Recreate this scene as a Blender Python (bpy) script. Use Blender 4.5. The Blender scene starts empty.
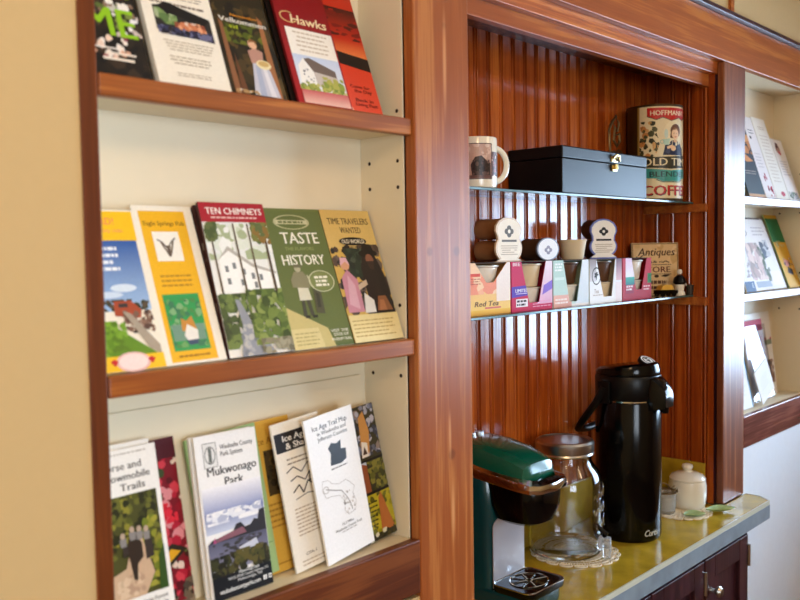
import bpy, bmesh, math, random
from mathutils import Vector, Matrix
SC = bpy.context.scene
COL = SC.collection
EYE = 1.636            # eye height; heights below are measured from the eye and lifted by EYE at the end
PI = math.pi
R_ = math.radians

# ------------------------------------------------------------------ camera, light, exposure
def nrm(v): return Vector(v).normalized()
_x = nrm((815, 61, -880)); _z = Vector((-263, 16200, 880)).normalized()
_z = (_z - _x * _z.dot(_x)).normalized(); _y = _z.cross(_x)
cam_d = bpy.data.cameras.new('camera'); cam = bpy.data.objects.new('camera', cam_d); COL.objects.link(cam)
cam.matrix_world = Matrix.Translation((0, -1, 0)) @ Matrix((_x, _y, _z)).to_4x4()
cam_d.sensor_width = 36; cam_d.lens = 880 / 800 * 36
cam_d.clip_start = .02
cam_d.dof.use_dof = True; cam_d.dof.focus_distance = 1.95; cam_d.dof.aperture_fstop = 4.4
SC.camera = cam
SC.view_settings.view_transform = 'Standard'; SC.view_settings.look = 'None'
SC.view_settings.exposure = 0.0; SC.view_settings.gamma = 1; SC.view_settings.use_curve_mapping = False
w = bpy.data.worlds.new('sky'); SC.world = w; w.use_nodes = True
w.node_tree.nodes['Background'].inputs[0].default_value = (.62, .78, 1, 1)
w.node_tree.nodes['Background'].inputs[1].default_value = 1.5
def area(name, loc, rot, sx, sy, power, col):
    l = bpy.data.lights.new(name, 'AREA'); l.shape = 'RECTANGLE'; l.size = sx; l.size_y = sy
    l.energy = power; l.color = col
    o = bpy.data.objects.new(name, l); COL.objects.link(o); o.location = loc; o.rotation_euler = rot
    return o
DAY = (.54, .75, 1.0); WARM = (1.0, .66, .34)
area('window_daylight', (4.20, -1.49, -.065), (0, R_(90), 0), 1.06, 2.42, 195, DAY)   # daylight through the windows of the right wall
area('added_front_fill', (-.75, -3.80, -.05), (R_(90), 0, 0), 1.9, 1.1, 95, (.80, .90, 1.0))   # cool fill added behind the camera, outside an invented window

# ------------------------------------------------------------------ colours and materials
def lin(h):
    h = h.lstrip('#')
    if len(h) == 3: h = ''.join(a * 2 for a in h)
    v = [int(h[i:i + 2], 16) / 255 for i in (0, 2, 4)]
    return tuple([(a / 12.92 if a <= .04045 else ((a + .055) / 1.055) ** 2.4) for a in v]) + (1,)
def newmat(name):
    m = bpy.data.materials.new(name); m.use_nodes = True
    nt = m.node_tree; return m, nt, nt.nodes['Principled BSDF']
def N(nt, t, **kw):
    n = nt.nodes.new(t)
    for k, v in kw.items(): setattr(n, k, v)
    return n
def mat(name, hx, rough=.5, metal=0, var=.06, scale=30, bump=0, coat=0, spec=.5, trans=0, ior=1.45):
    m, nt, p = newmat(name)
    c = lin(hx)
    tc = N(nt, 'ShaderNodeTexCoord'); no = N(nt, 'ShaderNodeTexNoise'); no.inputs['Scale'].default_value = scale; no.inputs['Detail'].default_value = 4
    nt.links.new(tc.outputs['Object'], no.inputs['Vector'])
    mx = N(nt, 'ShaderNodeMix', data_type='RGBA')
    mx.inputs[6].default_value = tuple(a * (1 - var) for a in c[:3]) + (1,)
    mx.inputs[7].default_value = tuple(min(1, a * (1 + var)) for a in c[:3]) + (1,)
    nt.links.new(no.outputs[0], mx.inputs[0]); nt.links.new(mx.outputs[2], p.inputs['Base Color'])
    p.inputs['Roughness'].default_value = rough; p.inputs['Metallic'].default_value = metal
    p.inputs['Coat Weight'].default_value = coat; p.inputs['Coat Roughness'].default_value = .12
    p.inputs['Specular IOR Level'].default_value = spec
    p.inputs['Transmission Weight'].default_value = trans; p.inputs['IOR'].default_value = ior
    if bump:
        b = N(nt, 'ShaderNodeBump'); b.inputs['Strength'].default_value = bump; b.inputs['Distance'].default_value = .004
        nt.links.new(no.outputs[0], b.inputs['Height']); nt.links.new(b.outputs[0], p.inputs['Normal'])
    return m
def wood(name, dark, mid, light, axis='z', rough=.34, coat=.0, knots=(), fine=1.0, spec=.5, streaks=()):
    """stained softwood: long grain streaks along axis, soft rings, optional knots at (x, z)"""
    m, nt, p = newmat(name)
    tc = N(nt, 'ShaderNodeTexCoord'); L = nt.links.new
    mp = N(nt, 'ShaderNodeMapping')
    s = {'z': (1, 1, .035), 'x': (.035, 1, 1), 'y': (1, .035, 1)}[axis]
    mp.inputs['Scale'].default_value = s
    L(tc.outputs['Object'], mp.inputs['Vector'])
    n1 = N(nt, 'ShaderNodeTexNoise'); n1.inputs['Scale'].default_value = 34 * fine; n1.inputs['Detail'].default_value = 3; n1.inputs['Distortion'].default_value = .9
    n2 = N(nt, 'ShaderNodeTexNoise'); n2.inputs['Scale'].default_value = 210 * fine; n2.inputs['Detail'].default_value = 5
    n3 = N(nt, 'ShaderNodeTexNoise'); n3.inputs['Scale'].default_value = 4; n3.inputs['Detail'].default_value = 2
    L(mp.outputs[0], n1.inputs['Vector']); L(mp.outputs[0], n2.inputs['Vector']); L(tc.outputs['Object'], n3.inputs['Vector'])
    a = N(nt, 'ShaderNodeMath', operation='MULTIPLY_ADD'); L(n2.outputs[0], a.inputs[0]); a.inputs[1].default_value = .45
    L(n1.outputs[0], a.inputs[2])
    b = N(nt, 'ShaderNodeMath', operation='MULTIPLY_ADD'); L(n3.outputs[0], b.inputs[0]); b.inputs[1].default_value = .35; L(a.outputs[0], b.inputs[2])
    r = N(nt, 'ShaderNodeValToRGB'); e = r.color_ramp.elements
    e[0].position = .52; e[0].color = lin(dark); e[1].position = 1.12; e[1].color = lin(light)
    k = r.color_ramp.elements.new(.88); k.color = lin(mid)
    e[2].position = 1.0
    sc = N(nt, 'ShaderNodeMath', operation='MULTIPLY'); sc.inputs[1].default_value = .98; L(b.outputs[0], sc.inputs[0]); L(sc.outputs[0], r.inputs[0])
    out = r.outputs[0]
    for (kx, kz, kr) in knots:
        sp = N(nt, 'ShaderNodeSeparateXYZ'); L(tc.outputs['Object'], sp.inputs[0])
        cb = N(nt, 'ShaderNodeCombineXYZ'); L(sp.outputs[0], cb.inputs[0]); L(sp.outputs[2], cb.inputs[2])
        d = N(nt, 'ShaderNodeVectorMath', operation='DISTANCE'); L(cb.outputs[0], d.inputs[0]); d.inputs[1].default_value = (kx, 0, kz)
        mr = N(nt, 'ShaderNodeMapRange'); L(d.outputs['Value'], mr.inputs[0]); mr.inputs[1].default_value = kr * .5; mr.inputs[2].default_value = kr; mr.inputs[3].default_value = .5; mr.inputs[4].default_value = 0
        mx = N(nt, 'ShaderNodeMix', data_type='RGBA'); L(mr.outputs[0], mx.inputs[0]); L(out, mx.inputs[6]); mx.inputs[7].default_value = lin('5e3016'); out = mx.outputs[2]
    for (kx, kz, rx, rz) in streaks:     # pale lens-shaped figure in the grain
        vm = N(nt, 'ShaderNodeVectorMath', operation='MULTIPLY_ADD'); L(tc.outputs['Object'], vm.inputs[0]); vm.inputs[1].default_value = (1 / rx, 0, 1 / rz); vm.inputs[2].default_value = (-kx / rx, 0, -kz / rz)
        ln_ = N(nt, 'ShaderNodeVectorMath', operation='LENGTH'); L(vm.outputs[0], ln_.inputs[0])
        mr = N(nt, 'ShaderNodeMapRange'); L(ln_.outputs['Value'], mr.inputs[0]); mr.inputs[1].default_value = .3; mr.inputs[2].default_value = 1.1; mr.inputs[3].default_value = .6; mr.inputs[4].default_value = 0
        mx = N(nt, 'ShaderNodeMix', data_type='RGBA'); L(mr.outputs[0], mx.inputs[0]); L(out, mx.inputs[6]); mx.inputs[7].default_value = lin('dda06c'); out = mx.outputs[2]
    L(out, p.inputs['Base Color'])
    p.inputs['Roughness'].default_value = rough; p.inputs['Coat Weight'].default_value = coat; p.inputs['Coat Roughness'].default_value = .22
    p.inputs['Specular IOR Level'].default_value = spec
    bp = N(nt, 'ShaderNodeBump'); bp.inputs['Strength'].default_value = .12; bp.inputs['Distance'].default_value = .002
    L(a.outputs[0], bp.inputs['Height']); L(bp.outputs[0], p.inputs['Normal'])
    return m
def thin_glass(name, tint='ffffff', refl=1.0, rough=.02):
    m = bpy.data.materials.new(name); m.use_nodes = True; nt = m.node_tree; nt.nodes.clear(); L = nt.links.new
    o = N(nt, 'ShaderNodeOutputMaterial'); t = N(nt, 'ShaderNodeBsdfTransparent'); t.inputs[0].default_value = lin(tint)
    g = N(nt, 'ShaderNodeBsdfGlossy'); g.inputs['Roughness'].default_value = rough
    f = N(nt, 'ShaderNodeFresnel'); f.inputs[0].default_value = 1.5
    mu = N(nt, 'ShaderNodeMath', operation='MULTIPLY'); mu.inputs[1].default_value = refl; mu.use_clamp = True
    x = N(nt, 'ShaderNodeMixShader')
    L(f.outputs[0], mu.inputs[0]); L(mu.outputs[0], x.inputs[0]); L(t.outputs[0], x.inputs[1]); L(g.outputs[0], x.inputs[2]); L(x.outputs[0], o.inputs[0])
    return m
def print_mat(name, rough, spec=.35):
    m, nt, p = newmat(name); L = nt.links.new
    at = N(nt, 'ShaderNodeAttribute', attribute_name='Col')
    tc = N(nt, 'ShaderNodeTexCoord'); no = N(nt, 'ShaderNodeTexNoise'); no.inputs['Scale'].default_value = 260; no.inputs['Detail'].default_value = 3
    L(tc.outputs['Object'], no.inputs['Vector'])
    mr = N(nt, 'ShaderNodeMapRange'); L(no.outputs[0], mr.inputs[0]); mr.inputs[1].default_value = .3; mr.inputs[2].default_value = .7; mr.inputs[3].default_value = .95; mr.inputs[4].default_value = 1.02
    mx = N(nt, 'ShaderNodeMix', data_type='RGBA', blend_type='MULTIPLY'); mx.inputs[0].default_value = 1
    L(at.outputs['Color'], mx.inputs[6]); L(mr.outputs[0], mx.inputs[7]); L(mx.outputs[2], p.inputs['Base Color'])
    p.inputs['Roughness'].default_value = rough; p.inputs['Specular IOR Level'].default_value = spec
    return m
M = {}
M['post'] = wood('stained_post_wood', '8a4820', '9c5428', 'b4703a', 'z', .30, spec=.36, streaks=((1.205, .33, .006, .10), (1.212, -.05, .004, .12), (1.207, -.33, .004, .05), (1.213, -.47, .005, .06), (1.17, -.2, .003, .2)), knots=((1.158, .0, .010), (1.232, .0, .011), (1.212, -.365, .012), (1.205, .395, .007), (2.49, -.16, .008)))
M['hwood'] = wood('stained_rail_wood', '8a4418', 'a65824', 'bc7030', 'x', .38, spec=.3)
M['lip'] = wood('shelf_lip_wood', '6e3410', '96501c', 'b46c2c', 'x', .36, spec=.3)
M['bead'] = wood('beadboard_wood', '722a0c', '984214', 'b45a1e', 'z', .14, knots=((1.66, .33, .008), (1.86, -.36, .008)))
M['dark'] = wood('dark_cabinet_wood', '1c0b12', '30141e', '45222b', 'z', .35)
M['trim'] = wood('dark_trim_wood', '46200a', '6a3412', '84481c', 'z', .45, spec=.15)
M['paint'] = mat('cream_wall_paint', 'c6a772', .75, var=.03, scale=60, bump=.05)
M['white_paint'] = mat('pale_wall_paint', 'e8eff8', .7, var=.03, scale=60, bump=.05)
M['case'] = mat('cream_melamine', 'e8dabc', .5, var=.02)
M['hole'] = mat('peg_hole_dark', '2a1a10', .9)
M['counter'] = mat('olive_laminate', 'b4962a', .2, var=.6, scale=16)
M['edge'] = mat('sage_laminate_edge', '8494a0', .30, var=.35, scale=20)
M['edge_trim'] = mat('pale_edge_strip', 'c9cbb8', .35, var=.05)
M['floor'] = wood('floor_boards', '4a2f1c', '6b4529', '84593a', 'x', .4)
M['ceil'] = mat('ceiling_paint', 'e4dccb', .9, var=.03)
M['glass'] = thin_glass('shelf_glass', 'f2f8f4', 1.0)
M['glass_edge'] = mat('green_glass_edge', '44645e', .15, var=.1, spec=.35)
M['pane'] = thin_glass('window_pane', 'ffffff', 1.0)
M['paper'] = mat('white_paper', 'efe9dd', .6, var=.04, scale=200)
M['print'] = print_mat('glossy_print', .33)
M['matte_print'] = print_mat('matte_print', .6, .15)
M['chrome'] = mat('chrome', 'd8d4cc', .12, 1, var=.03)
M['steel'] = mat('brushed_steel', 'b9b4ac', .28, 1, var=.06, scale=80)
M['silver'] = mat('silver_plastic', 'c4c2c8', .3, .6, var=.04)
M['brass'] = mat('brass', 'd4bc7c', .3, 1, var=.08)
M['black'] = mat('black_gloss_plastic', '030304', .14, var=.1, spec=.3)
M['blackm'] = mat('black_satin_plastic', '050506', .35, var=.1, spec=.3)
M['leather'] = mat('black_box_leatherette', '07080b', .42, var=.15, scale=300, bump=.08, spec=.32)
M['green'] = mat('green_gloss_plastic', '04503c', .2, var=.06, coat=.5)
M['teal'] = mat('dark_teal_plastic', '06393c', .25, var=.06, coat=.3)
M['ceramic'] = mat('white_ceramic', 'ece6d8', .2, var=.03, coat=.4)
M['mugc'] = mat('cream_mug_glaze', 'efe6d2', .2, var=.02, coat=.4)
M['lace'] = mat('cream_lace_thread', 'f4ecd8', .85, var=.06, scale=200)
M['leaf'] = mat('pale_green_glaze', 'a9c795', .35, var=.12, scale=40)
M['kraft'] = mat('kraft_paper', '9a6b42', .7, var=.1, scale=60)
M['dkraft'] = mat('dark_brown_paper', '4d3220', .6, var=.1, scale=60)
M['podbeige'] = mat('beige_pod_plastic', 'ead6b2', .45, var=.04)
M['poddark'] = mat('dark_pod_plastic', '5a3a22', .5, var=.08)
M['podwhite'] = mat('white_pod_plastic', 'f4efe4', .4, var=.03)
M['foil'] = mat('pod_foil', 'cfc6b4', .35, .5, var=.08)
M['carton'] = mat('carton_board', 'e6e0d4', .6, var=.04, spec=.2)
M['cartonin'] = mat('carton_inside', '4a3c30', .8, var=.05)
M['dimgrey'] = mat('pewter', '4d4a46', .4, .7, var=.1)
M['wire'] = mat('bronze_wire', '8a7656', .35, .9, var=.1)
M['jar'] = mat('jar_glass', 'ffffff', .0, var=0, trans=1, ior=1.42)
M['clear'] = thin_glass('clear_acrylic', 'f4f4f6', .22)
M['tin'] = mat('aged_tin', '4e3818', .4, .6, var=.15)

# ------------------------------------------------------------------ mesh building
class MB:
    def __init__(s, off=(0, 0, 0)):
        s.bm = bmesh.new(); s.off = Vector(off); s.mi = 0
    def _new(s, before, b=0, seg=2):
        return [v for v in s.bm.verts if v.index == -1]
    def face(s, vs):
        try:
            f = s.bm.faces.new(vs); f.material_index = s.mi; return f
        except ValueError: return None
    def box(s, x0, x1, y0, y1, z0, z1, b=0, seg=2, mtx=None):
        bm2 = bmesh.new()
        vs = [bm2.verts.new((x, y, z)) for x in (x0, x1) for y in (y0, y1) for z in (z0, z1)]
        for q in ((0, 1, 3, 2), (4, 6, 7, 5), (0, 4, 5, 1), (2, 3, 7, 6), (0, 2, 6, 4), (1, 5, 7, 3)):
            bm2.faces.new([vs[i] for i in q])
        if b: bmesh.ops.bevel(bm2, geom=bm2.edges[:], offset=b, segments=seg, affect='EDGES', profile=.5)
        s.add(bm2, mtx)
    def add(s, bm2, mtx=None):
        vm = {}
        for v in bm2.verts: vm[v] = s.bm.verts.new(mtx @ v.co if mtx else v.co)
        for f in bm2.faces: s.face([vm[v] for v in f.verts])
        bm2.free()
    def lathe(s, prof, c=(0, 0, 0), n=40, closed=False, mtx=None, a0=0, a1=2 * PI, sc=1):
        """prof: list of (radius, z), bottom to top on the outside"""
        prof = [(r * sc, z) for r, z in prof]; c = Vector(c); rings = []; full = abs(a1 - a0 - 2 * PI) < 1e-6
        k = n if full else n + 1
        for r, z in prof:
            if r < 1e-6:
                p = Vector((0, 0, z)); p = mtx @ p if mtx else p
                rings.append([s.bm.verts.new(c + p)])
            else:
                ring = []
                for i in range(k):
                    a = a0 + (a1 - a0) * i / n
                    p = Vector((r * math.cos(a), r * math.sin(a), z)); p = mtx @ p if mtx else p
                    ring.append(s.bm.verts.new(c + p))
                rings.append(ring)
        pairs = list(zip(rings, rings[1:]))
        if closed: pairs.append((rings[-1], rings[0]))
        for A, B in pairs:
            m = n
            for i in range(m):
                j = (i + 1) % n if full else i + 1
                if len(A) == 1 and len(B) == 1: continue
                if len(A) == 1: s.face([A[0], B[j], B[i]])
                elif len(B) == 1: s.face([A[i], A[j], B[0]])
                else: s.face([A[i], A[j], B[j], B[i]])
    def tube(s, pts, r, n=8, closed=False, caps=True):
        P = [Vector(p) for p in pts]; rings = []; m = len(P); rr = r if isinstance(r, (list, tuple)) else [r] * m
        up = None
        for i, p in enumerate(P):
            if closed: t = (P[(i + 1) % m] - P[i - 1])
            else: t = (P[min(i + 1, m - 1)] - P[max(i - 1, 0)])
            t.normalize()
            if up is None:
                up = Vector((0, 0, 1)) if abs(t.z) < .9 else Vector((1, 0, 0))
            u = (up - t * up.dot(t)); u = u.normalized() if u.length > 1e-6 else t.orthogonal().normalized()
            up = u; v = t.cross(u)
            rings.append([s.bm.verts.new(p + (u * math.cos(2 * PI * k / n) + v * math.sin(2 * PI * k / n)) * rr[i]) for k in range(n)])
        for i in range(m if closed else m - 1):
            A, B = rings[i], rings[(i + 1) % m]
            for k in range(n): s.face([A[k], A[(k + 1) % n], B[(k + 1) % n], B[k]])
        if not closed and caps: s.face(rings[0][::-1]); s.face(rings[-1])
    def loft(s, rings, caps=True):
        V = [[s.bm.verts.new(p) for p in r] for r in rings]; n = len(V[0])
        for A, B in zip(V, V[1:]):
            for k in range(n): s.face([A[k], A[(k + 1) % n], B[(k + 1) % n], B[k]])
        if caps: s.face(V[0][::-1]); s.face(V[-1])
    def prism(s, poly, y0, y1, axis='y', mtx=None):
        """poly in the two other axes, extruded along axis"""
        def pt(a, b, c): return {'y': Vector((a, c, b)), 'z': Vector((a, b, c)), 'x': Vector((c, a, b))}[axis]
        A = [s.bm.verts.new((mtx @ pt(a, b, y0)) if mtx else pt(a, b, y0)) for a, b in poly]
        B = [s.bm.verts.new((mtx @ pt(a, b, y1)) if mtx else pt(a, b, y1)) for a, b in poly]
        n = len(poly); s.face(A); s.face(B[::-1])
        for k in range(n): s.face([A[k], B[k], B[(k + 1) % n], A[(k + 1) % n]])
    def build(s, name, mats, parent=None, smooth=True, ang=35, fix=True):
        if fix: bmesh.ops.recalc_face_normals(s.bm, faces=s.bm.faces[:])
        me = bpy.data.meshes.new(name)
        if s.off.length: bmesh.ops.translate(s.bm, verts=s.bm.verts[:], vec=-s.off)
        s.bm.to_mesh(me); s.bm.free()
        for m in (mats if isinstance(mats, (list, tuple)) else [mats]): me.materials.append(M[m] if isinstance(m, str) else m)
        if smooth:
            for p in me.polygons: p.use_smooth = True
            me.set_sharp_from_angle(angle=R_(ang))
        o = bpy.data.objects.new(name, me); COL.objects.link(o)
        if parent: o.parent = parent
        return o
def tag(o, label, cat, group=None):
    o['label'] = label; o['category'] = cat
    if group: o['group'] = group
    return o
def thing(name, label, cat, loc=(0, 0, 0), rot=None, group=None):
    o = bpy.data.objects.new(name, None); COL.objects.link(o); o.empty_display_size = .02
    if rot is not None: o.matrix_world = Matrix.Translation(loc) @ rot
    else: o.location = loc
    return tag(o, label, cat, group)
def struct(o): o['kind'] = 'structure'; return o
def rrect(cx, cy, w, d, r, z, n=5):
    pts = []
    for (sx, sy, a0) in ((1, 1, 0), (-1, 1, 90), (-1, -1, 180), (1, -1, 270)):
        for i in range(n + 1):
            a = R_(a0 + 90 * i / n)
            pts.append(Vector((cx + sx * (w / 2 - r) + r * math.cos(a), cy + sy * (d / 2 - r) + r * math.sin(a), z)))
    return pts
_tc = {}
def text_polys(body):
    """outline mesh of a word in the built-in lettering: verts, faces, width, height"""
    if body in _tc: return _tc[body]
    cu = bpy.data.curves.new('t', 'FONT'); cu.body = body; cu.size = 1; cu.resolution_u = 2
    o = bpy.data.objects.new('t', cu); COL.objects.link(o)
    me = o.evaluated_get(bpy.context.evaluated_depsgraph_get()).to_mesh()
    V = [(v.co.x, v.co.y) for v in me.vertices]; F = [tuple(p.vertices) for p in me.polygons]
    o.evaluated_get(bpy.context.evaluated_depsgraph_get()).to_mesh_clear()
    bpy.data.objects.remove(o); bpy.data.curves.remove(cu)
    x0 = min(v[0] for v in V); x1 = max(v[0] for v in V)
    V = [(v[0] - x0, v[1]) for v in V]
    _tc[body] = (V, F, x1 - x0); return _tc[body]
class Cover:
    """printed sheet: everything drawn in 0..1 x 0..1, laid down in thin layers; fn maps (x m, z m, layer) to a point"""
    def __init__(s, w, h, base, fn=None, cuts=None):
        s.w, s.h, s.k = w, h, 0
        s.bm = bmesh.new(); s.cl = s.bm.loops.layers.float_color.new('Col')
        s.fn = fn or (lambda x, z, k: Vector((x, -.0003 - k * .00004, z))); s.cuts = cuts
        if base: s.r(0, 0, 1, 1, base)
    def poly(s, pts, cols):
        """pts in metres; cols one colour or one per point"""
        one = isinstance(cols, str)
        C = [lin(cols)] * len(pts) if one else [lin(c) for c in cols]
        b2 = bmesh.new(); lay = b2.verts.layers.float_color.new('c')
        vs = []
        for p, c in zip(pts, C):
            v = b2.verts.new((p[0], 0, p[1])); v[lay] = c; vs.append(v)
        try: b2.faces.new(vs)
        except ValueError: b2.free(); return
        s._merge(b2, lay)
    def _merge(s, b2, lay):
        if s.cuts:
            for cx in s.cuts:
                bmesh.ops.bisect_plane(b2, geom=b2.verts[:] + b2.edges[:] + b2.faces[:], plane_co=(cx, 0, 0), plane_no=(1, 0, 0))
        for f in b2.faces:
            vs = [s.bm.verts.new(s.fn(v.co.x, v.co.z, s.k)) for v in f.verts]
            nf = s.bm.faces.new(vs)
            for l, v in zip(nf.loops, f.verts): l[s.cl] = v[lay]
        b2.free()
    def nx(s): s.k += 1
    def p(s, hx, pts):
        s.poly([(x * s.w, y * s.h) for x, y in pts], hx); s.nx()
    def r(s, x0, y0, x1, y1, hx): s.p(hx, [(x0, y0), (x1, y0), (x1, y1), (x0, y1)])
    def g(s, x0, y0, x1, y1, top, bot):
        s.poly([(x0 * s.w, y0 * s.h), (x1 * s.w, y0 * s.h), (x1 * s.w, y1 * s.h), (x0 * s.w, y1 * s.h)], [bot, bot, top, top]); s.nx()
    def o(s, cx, cy, rx, ry, hx, n=18):
        s.p(hx, [(cx + rx * math.cos(2 * PI * i / n), cy + ry * math.sin(2 * PI * i / n)) for i in range(n)])
    def ring(s, cx, cy, rx, ry, t, hx, n=20, a0=0, a1=360):
        for i in range(n):
            a, b = R_(a0 + (a1 - a0) * i / n), R_(a0 + (a1 - a0) * (i + 1) / n)
            s.poly([((cx + q * math.cos(z) * rx) * s.w, (cy + q * math.sin(z) * ry) * s.h) for q, z in ((1, a), (1, b), (1 - t, b), (1 - t, a))][::-1], hx)
        s.nx()
    def b(s, x0, y0, x1, y1, cols, n, sz, seed=1, asp=1.0):
        """n small irregular printed blots inside a rectangle (foliage, crowds, flowers)"""
        rd = random.Random(seed); cols = cols.split()
        for i in range(n):
            cx, cy = rd.uniform(x0, x1), rd.uniform(y0, y1); q = sz * rd.uniform(.5, 1.3); m = rd.choice((5, 6, 7)); ph = rd.random() * 6
            pts = []
            for k in range(m):
                rr = q * rd.uniform(.6, 1.1); a = ph + 2 * PI * k / m
                pts.append((min(x1, max(x0, cx + rr * math.cos(a))) * s.w, min(y1, max(y0, cy + asp * rr * math.sin(a) * s.w / s.h)) * s.h))
            s.poly(pts, rd.choice(cols))
            if i % 12 == 11: s.nx()
            else: s.k += .05
        s.nx()
    def t(s, body, cx, cy, h, w, hx, shear=0, left=False, serif=False):
        """one line of lettering: h = cap height and w = width, in cover fractions"""
        V, F, tw = text_polys(body)
        sx = w * s.w / tw; sy = h * s.h / .72; x0 = cx * s.w - (0 if left else w * s.w / 2); y0 = cy * s.h - h * s.h / 2
        C = lin(hx)
        for off in (-.018, .018):      # struck twice a hair apart for a bolder stroke
          b2 = bmesh.new(); lay = b2.verts.layers.float_color.new('c'); vs = []
          for vx, vy in V:
            v = b2.verts.new((x0 + (vx + off) * sx + shear * vy * sy, 0, y0 + vy * sy)); v[lay] = C; vs.append(v)
          for f in F:
            q = [vs[i] for i in f]
            area2 = sum(q[i].co.x * q[(i + 1) % len(q)].co.z - q[(i + 1) % len(q)].co.x * q[i].co.z for i in range(len(q)))
            try: b2.faces.new(q if area2 > 0 else q[::-1])
            except ValueError: pass
          s._merge(b2, lay); s.k += .3
        s.nx()
    def ln(s, x0, y0, x1, y1, n, hx, seed=3, fill=.35, ragged=.25, centre=False):
        """n lines of print too small to read"""
        rd = random.Random(seed); st = (y1 - y0) / n
        for i in range(n):
            y = y1 - st * (i + .5); q = (x1 - x0) * (1 - ragged * rd.random())
            a = (x0 + x1 - q) / 2 if centre else x0
            x = a
            while x < a + q:
                ww = rd.uniform(.03, .10); e = min(a + q, x + ww)
                s.poly([(x * s.w, (y - st * fill / 2) * s.h), (e * s.w, (y - st * fill / 2) * s.h), (e * s.w, (y + st * fill / 2) * s.h), (x * s.w, (y + st * fill / 2) * s.h)], hx)
                x = e + .015
        s.nx()
    def curve(s, pts, t, hx):
        for (xa, ya), (xb, yb) in zip(pts, pts[1:]):
            a = Vector((xa * s.w, ya * s.h)); b = Vector((xb * s.w, yb * s.h)); d = (b - a)
            if d.length < 1e-7: continue
            nn = Vector((-d.y, d.x)).normalized() * t / 2 * s.w
            s.poly([a - nn, b - nn, b + nn, a + nn], hx)
        s.nx()
    def build(s, name, parent, m='print'):
        me = bpy.data.meshes.new(name); s.bm.to_mesh(me); s.bm.free(); me.materials.append(M[m])
        o = bpy.data.objects.new(name, me); COL.objects.link(o); o.parent = parent; return o
def leaflet(label, x, y, z, w, h, t, art, base, lean=20, tilt=0, yaw=0, cat='brochure', name='brochure', group=None, edge='paper', matte=False, frac=1):
    """a folded leaflet or booklet standing on a shelf, leaning back; x, y, z = its lower left front corner"""
    rot = Matrix.Rotation(R_(yaw), 4, 'Z') @ Matrix.Rotation(R_(-lean), 4, 'X') @ Matrix.Rotation(R_(tilt), 4, 'Y')
    o = thing(name, label, cat, (x, y, z + t * math.sin(R_(lean)) + .0003), rot, group)
    mb = MB(); k = 3 if t > .006 else 2
    for i in range(k):   # folded leaves lying on one another
        mb.box(0, w - .0006 * i, t * i / k, t * (i + .93) / k, 0, h - .0005 * i)
    mb.build('pages', edge, o, smooth=False)
    c = Cover(w, h, base); c.h = h * frac; art(c); c.build('front_cover', o, 'matte_print' if matte else 'print')
    return o

# ------------------------------------------------------------------ the room
XL, XR, YF, FL, CE = -1.7, 4.0, -3.6, -EYE, 1.02
def sbox(name, m, boxes, bev=0, kind=True):
    mb = MB()
    for b in boxes: mb.box(*b, b=bev)
    o = mb.build(name, m, smooth=False)
    return struct(o) if kind else o
sbox('floor', 'floor', [(XL - .1, XR + .1, YF - .1, .4, FL - .06, FL)])
sbox('ceiling', 'ceil', [(XL - .1, XR + .1, YF - .1, .4, CE, CE + .06)])
X0, X1, X2, X3, X4, X5 = .522, 1.123, 1.273, 2.406, 2.554, 3.13    # left trim, post, niche, post, right bookcase
X6 = 3.28
sbox('wall_back', 'paint', [(XL, X0, .0, .32, FL, CE), (X6, XR, .0, .32, FL, CE), (X0, X6, .0, .32, .647, CE),
                            (X0, X6, .27, .32, FL, .647), (X0, X1, .004, .27, FL, -.60)])
sbox('wall_panel', 'white_paint', [(X4 + .002, X6, .006, .265, FL, -.595)])
sbox('wall_left', 'paint', [(XL - .1, XL, YF, .32, FL, CE)])
VX0, VX1, VZ0, VZ1 = -1.65, .2, -.62, .50  # opening for the invented front window that lets the added fill in
sbox('wall_front', 'paint', [(XL - .1, VX0, YF - .14, YF, FL, CE), (VX1, XR + .1, YF - .14, YF, FL, CE), (VX0, VX1, YF - .14, YF, FL, VZ0), (VX0, VX1, YF - .14, YF, VZ1, CE)])
mb = MB()
for q in ((VX0, VX0 + .05, VZ0, VZ1), (VX1 - .05, VX1, VZ0, VZ1), (VX0, VX1, VZ0, VZ0 + .05), (VX0, VX1, VZ1 - .05, VZ1), (-.75, -.70, VZ0, VZ1)):
    mb.box(q[0], q[1], YF - .09, YF - .03, q[2], q[3], b=.004)
w3 = struct(mb.build('window_3', 'white_paint', smooth=False))  # unseen window frame, made up to hold the added front fill
mb = MB(); mb.box(VX0 + .05, VX1 - .05, YF - .062, YF - .058, VZ0 + .05, VZ1 - .05); mb.build('pane', 'pane', w3, smooth=False)
WY0, WY1, WZ0, WZ1 = -2.70, -.28, -.60, .47
sbox('wall_right', 'paint', [(XR, XR + .14, YF, WY0, FL, CE), (XR, XR + .14, WY1, .32, FL, CE), (XR, XR + .14, WY0, WY1, FL, WZ0), (XR, XR + .14, WY0, WY1, WZ1, CE)])
WM = -1.735
for i, (a, b) in enumerate(((WM + .11, WY1), (WY0, WM - .11))):
    mb = MB()
    f = .045
    for q in ((a, a + f, WZ0, WZ1), (b - f, b, WZ0, WZ1), (a, b, WZ0, WZ0 + f), (a, b, WZ1 - f, WZ1)):
        mb.box(XR + .03, XR + .08, q[0], q[1], q[2], q[3], b=.004)
    wo = struct(mb.build('window_%d' % (i + 1), 'white_paint', smooth=False))
    mb = MB(); mb.box(XR + .052, XR + .056, a + f, b - f, WZ0 + f, WZ1 - f)
    mb.build('pane', 'pane', wo, smooth=False)
sbox('trim_1', 'white_paint', [(XR - .012, XR + .10, WM - .11, WM + .11, WZ0, WZ1)])
sbox('trim_2', 'white_paint', [(XR - .05, XR + .03, WY0 - .04, WY1 + .04, WZ0 - .03, WZ0)])
sbox('baseboard_left', 'white_paint', [(XL, X0 - .002, -.014, 0, FL, FL + .11)])
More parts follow.
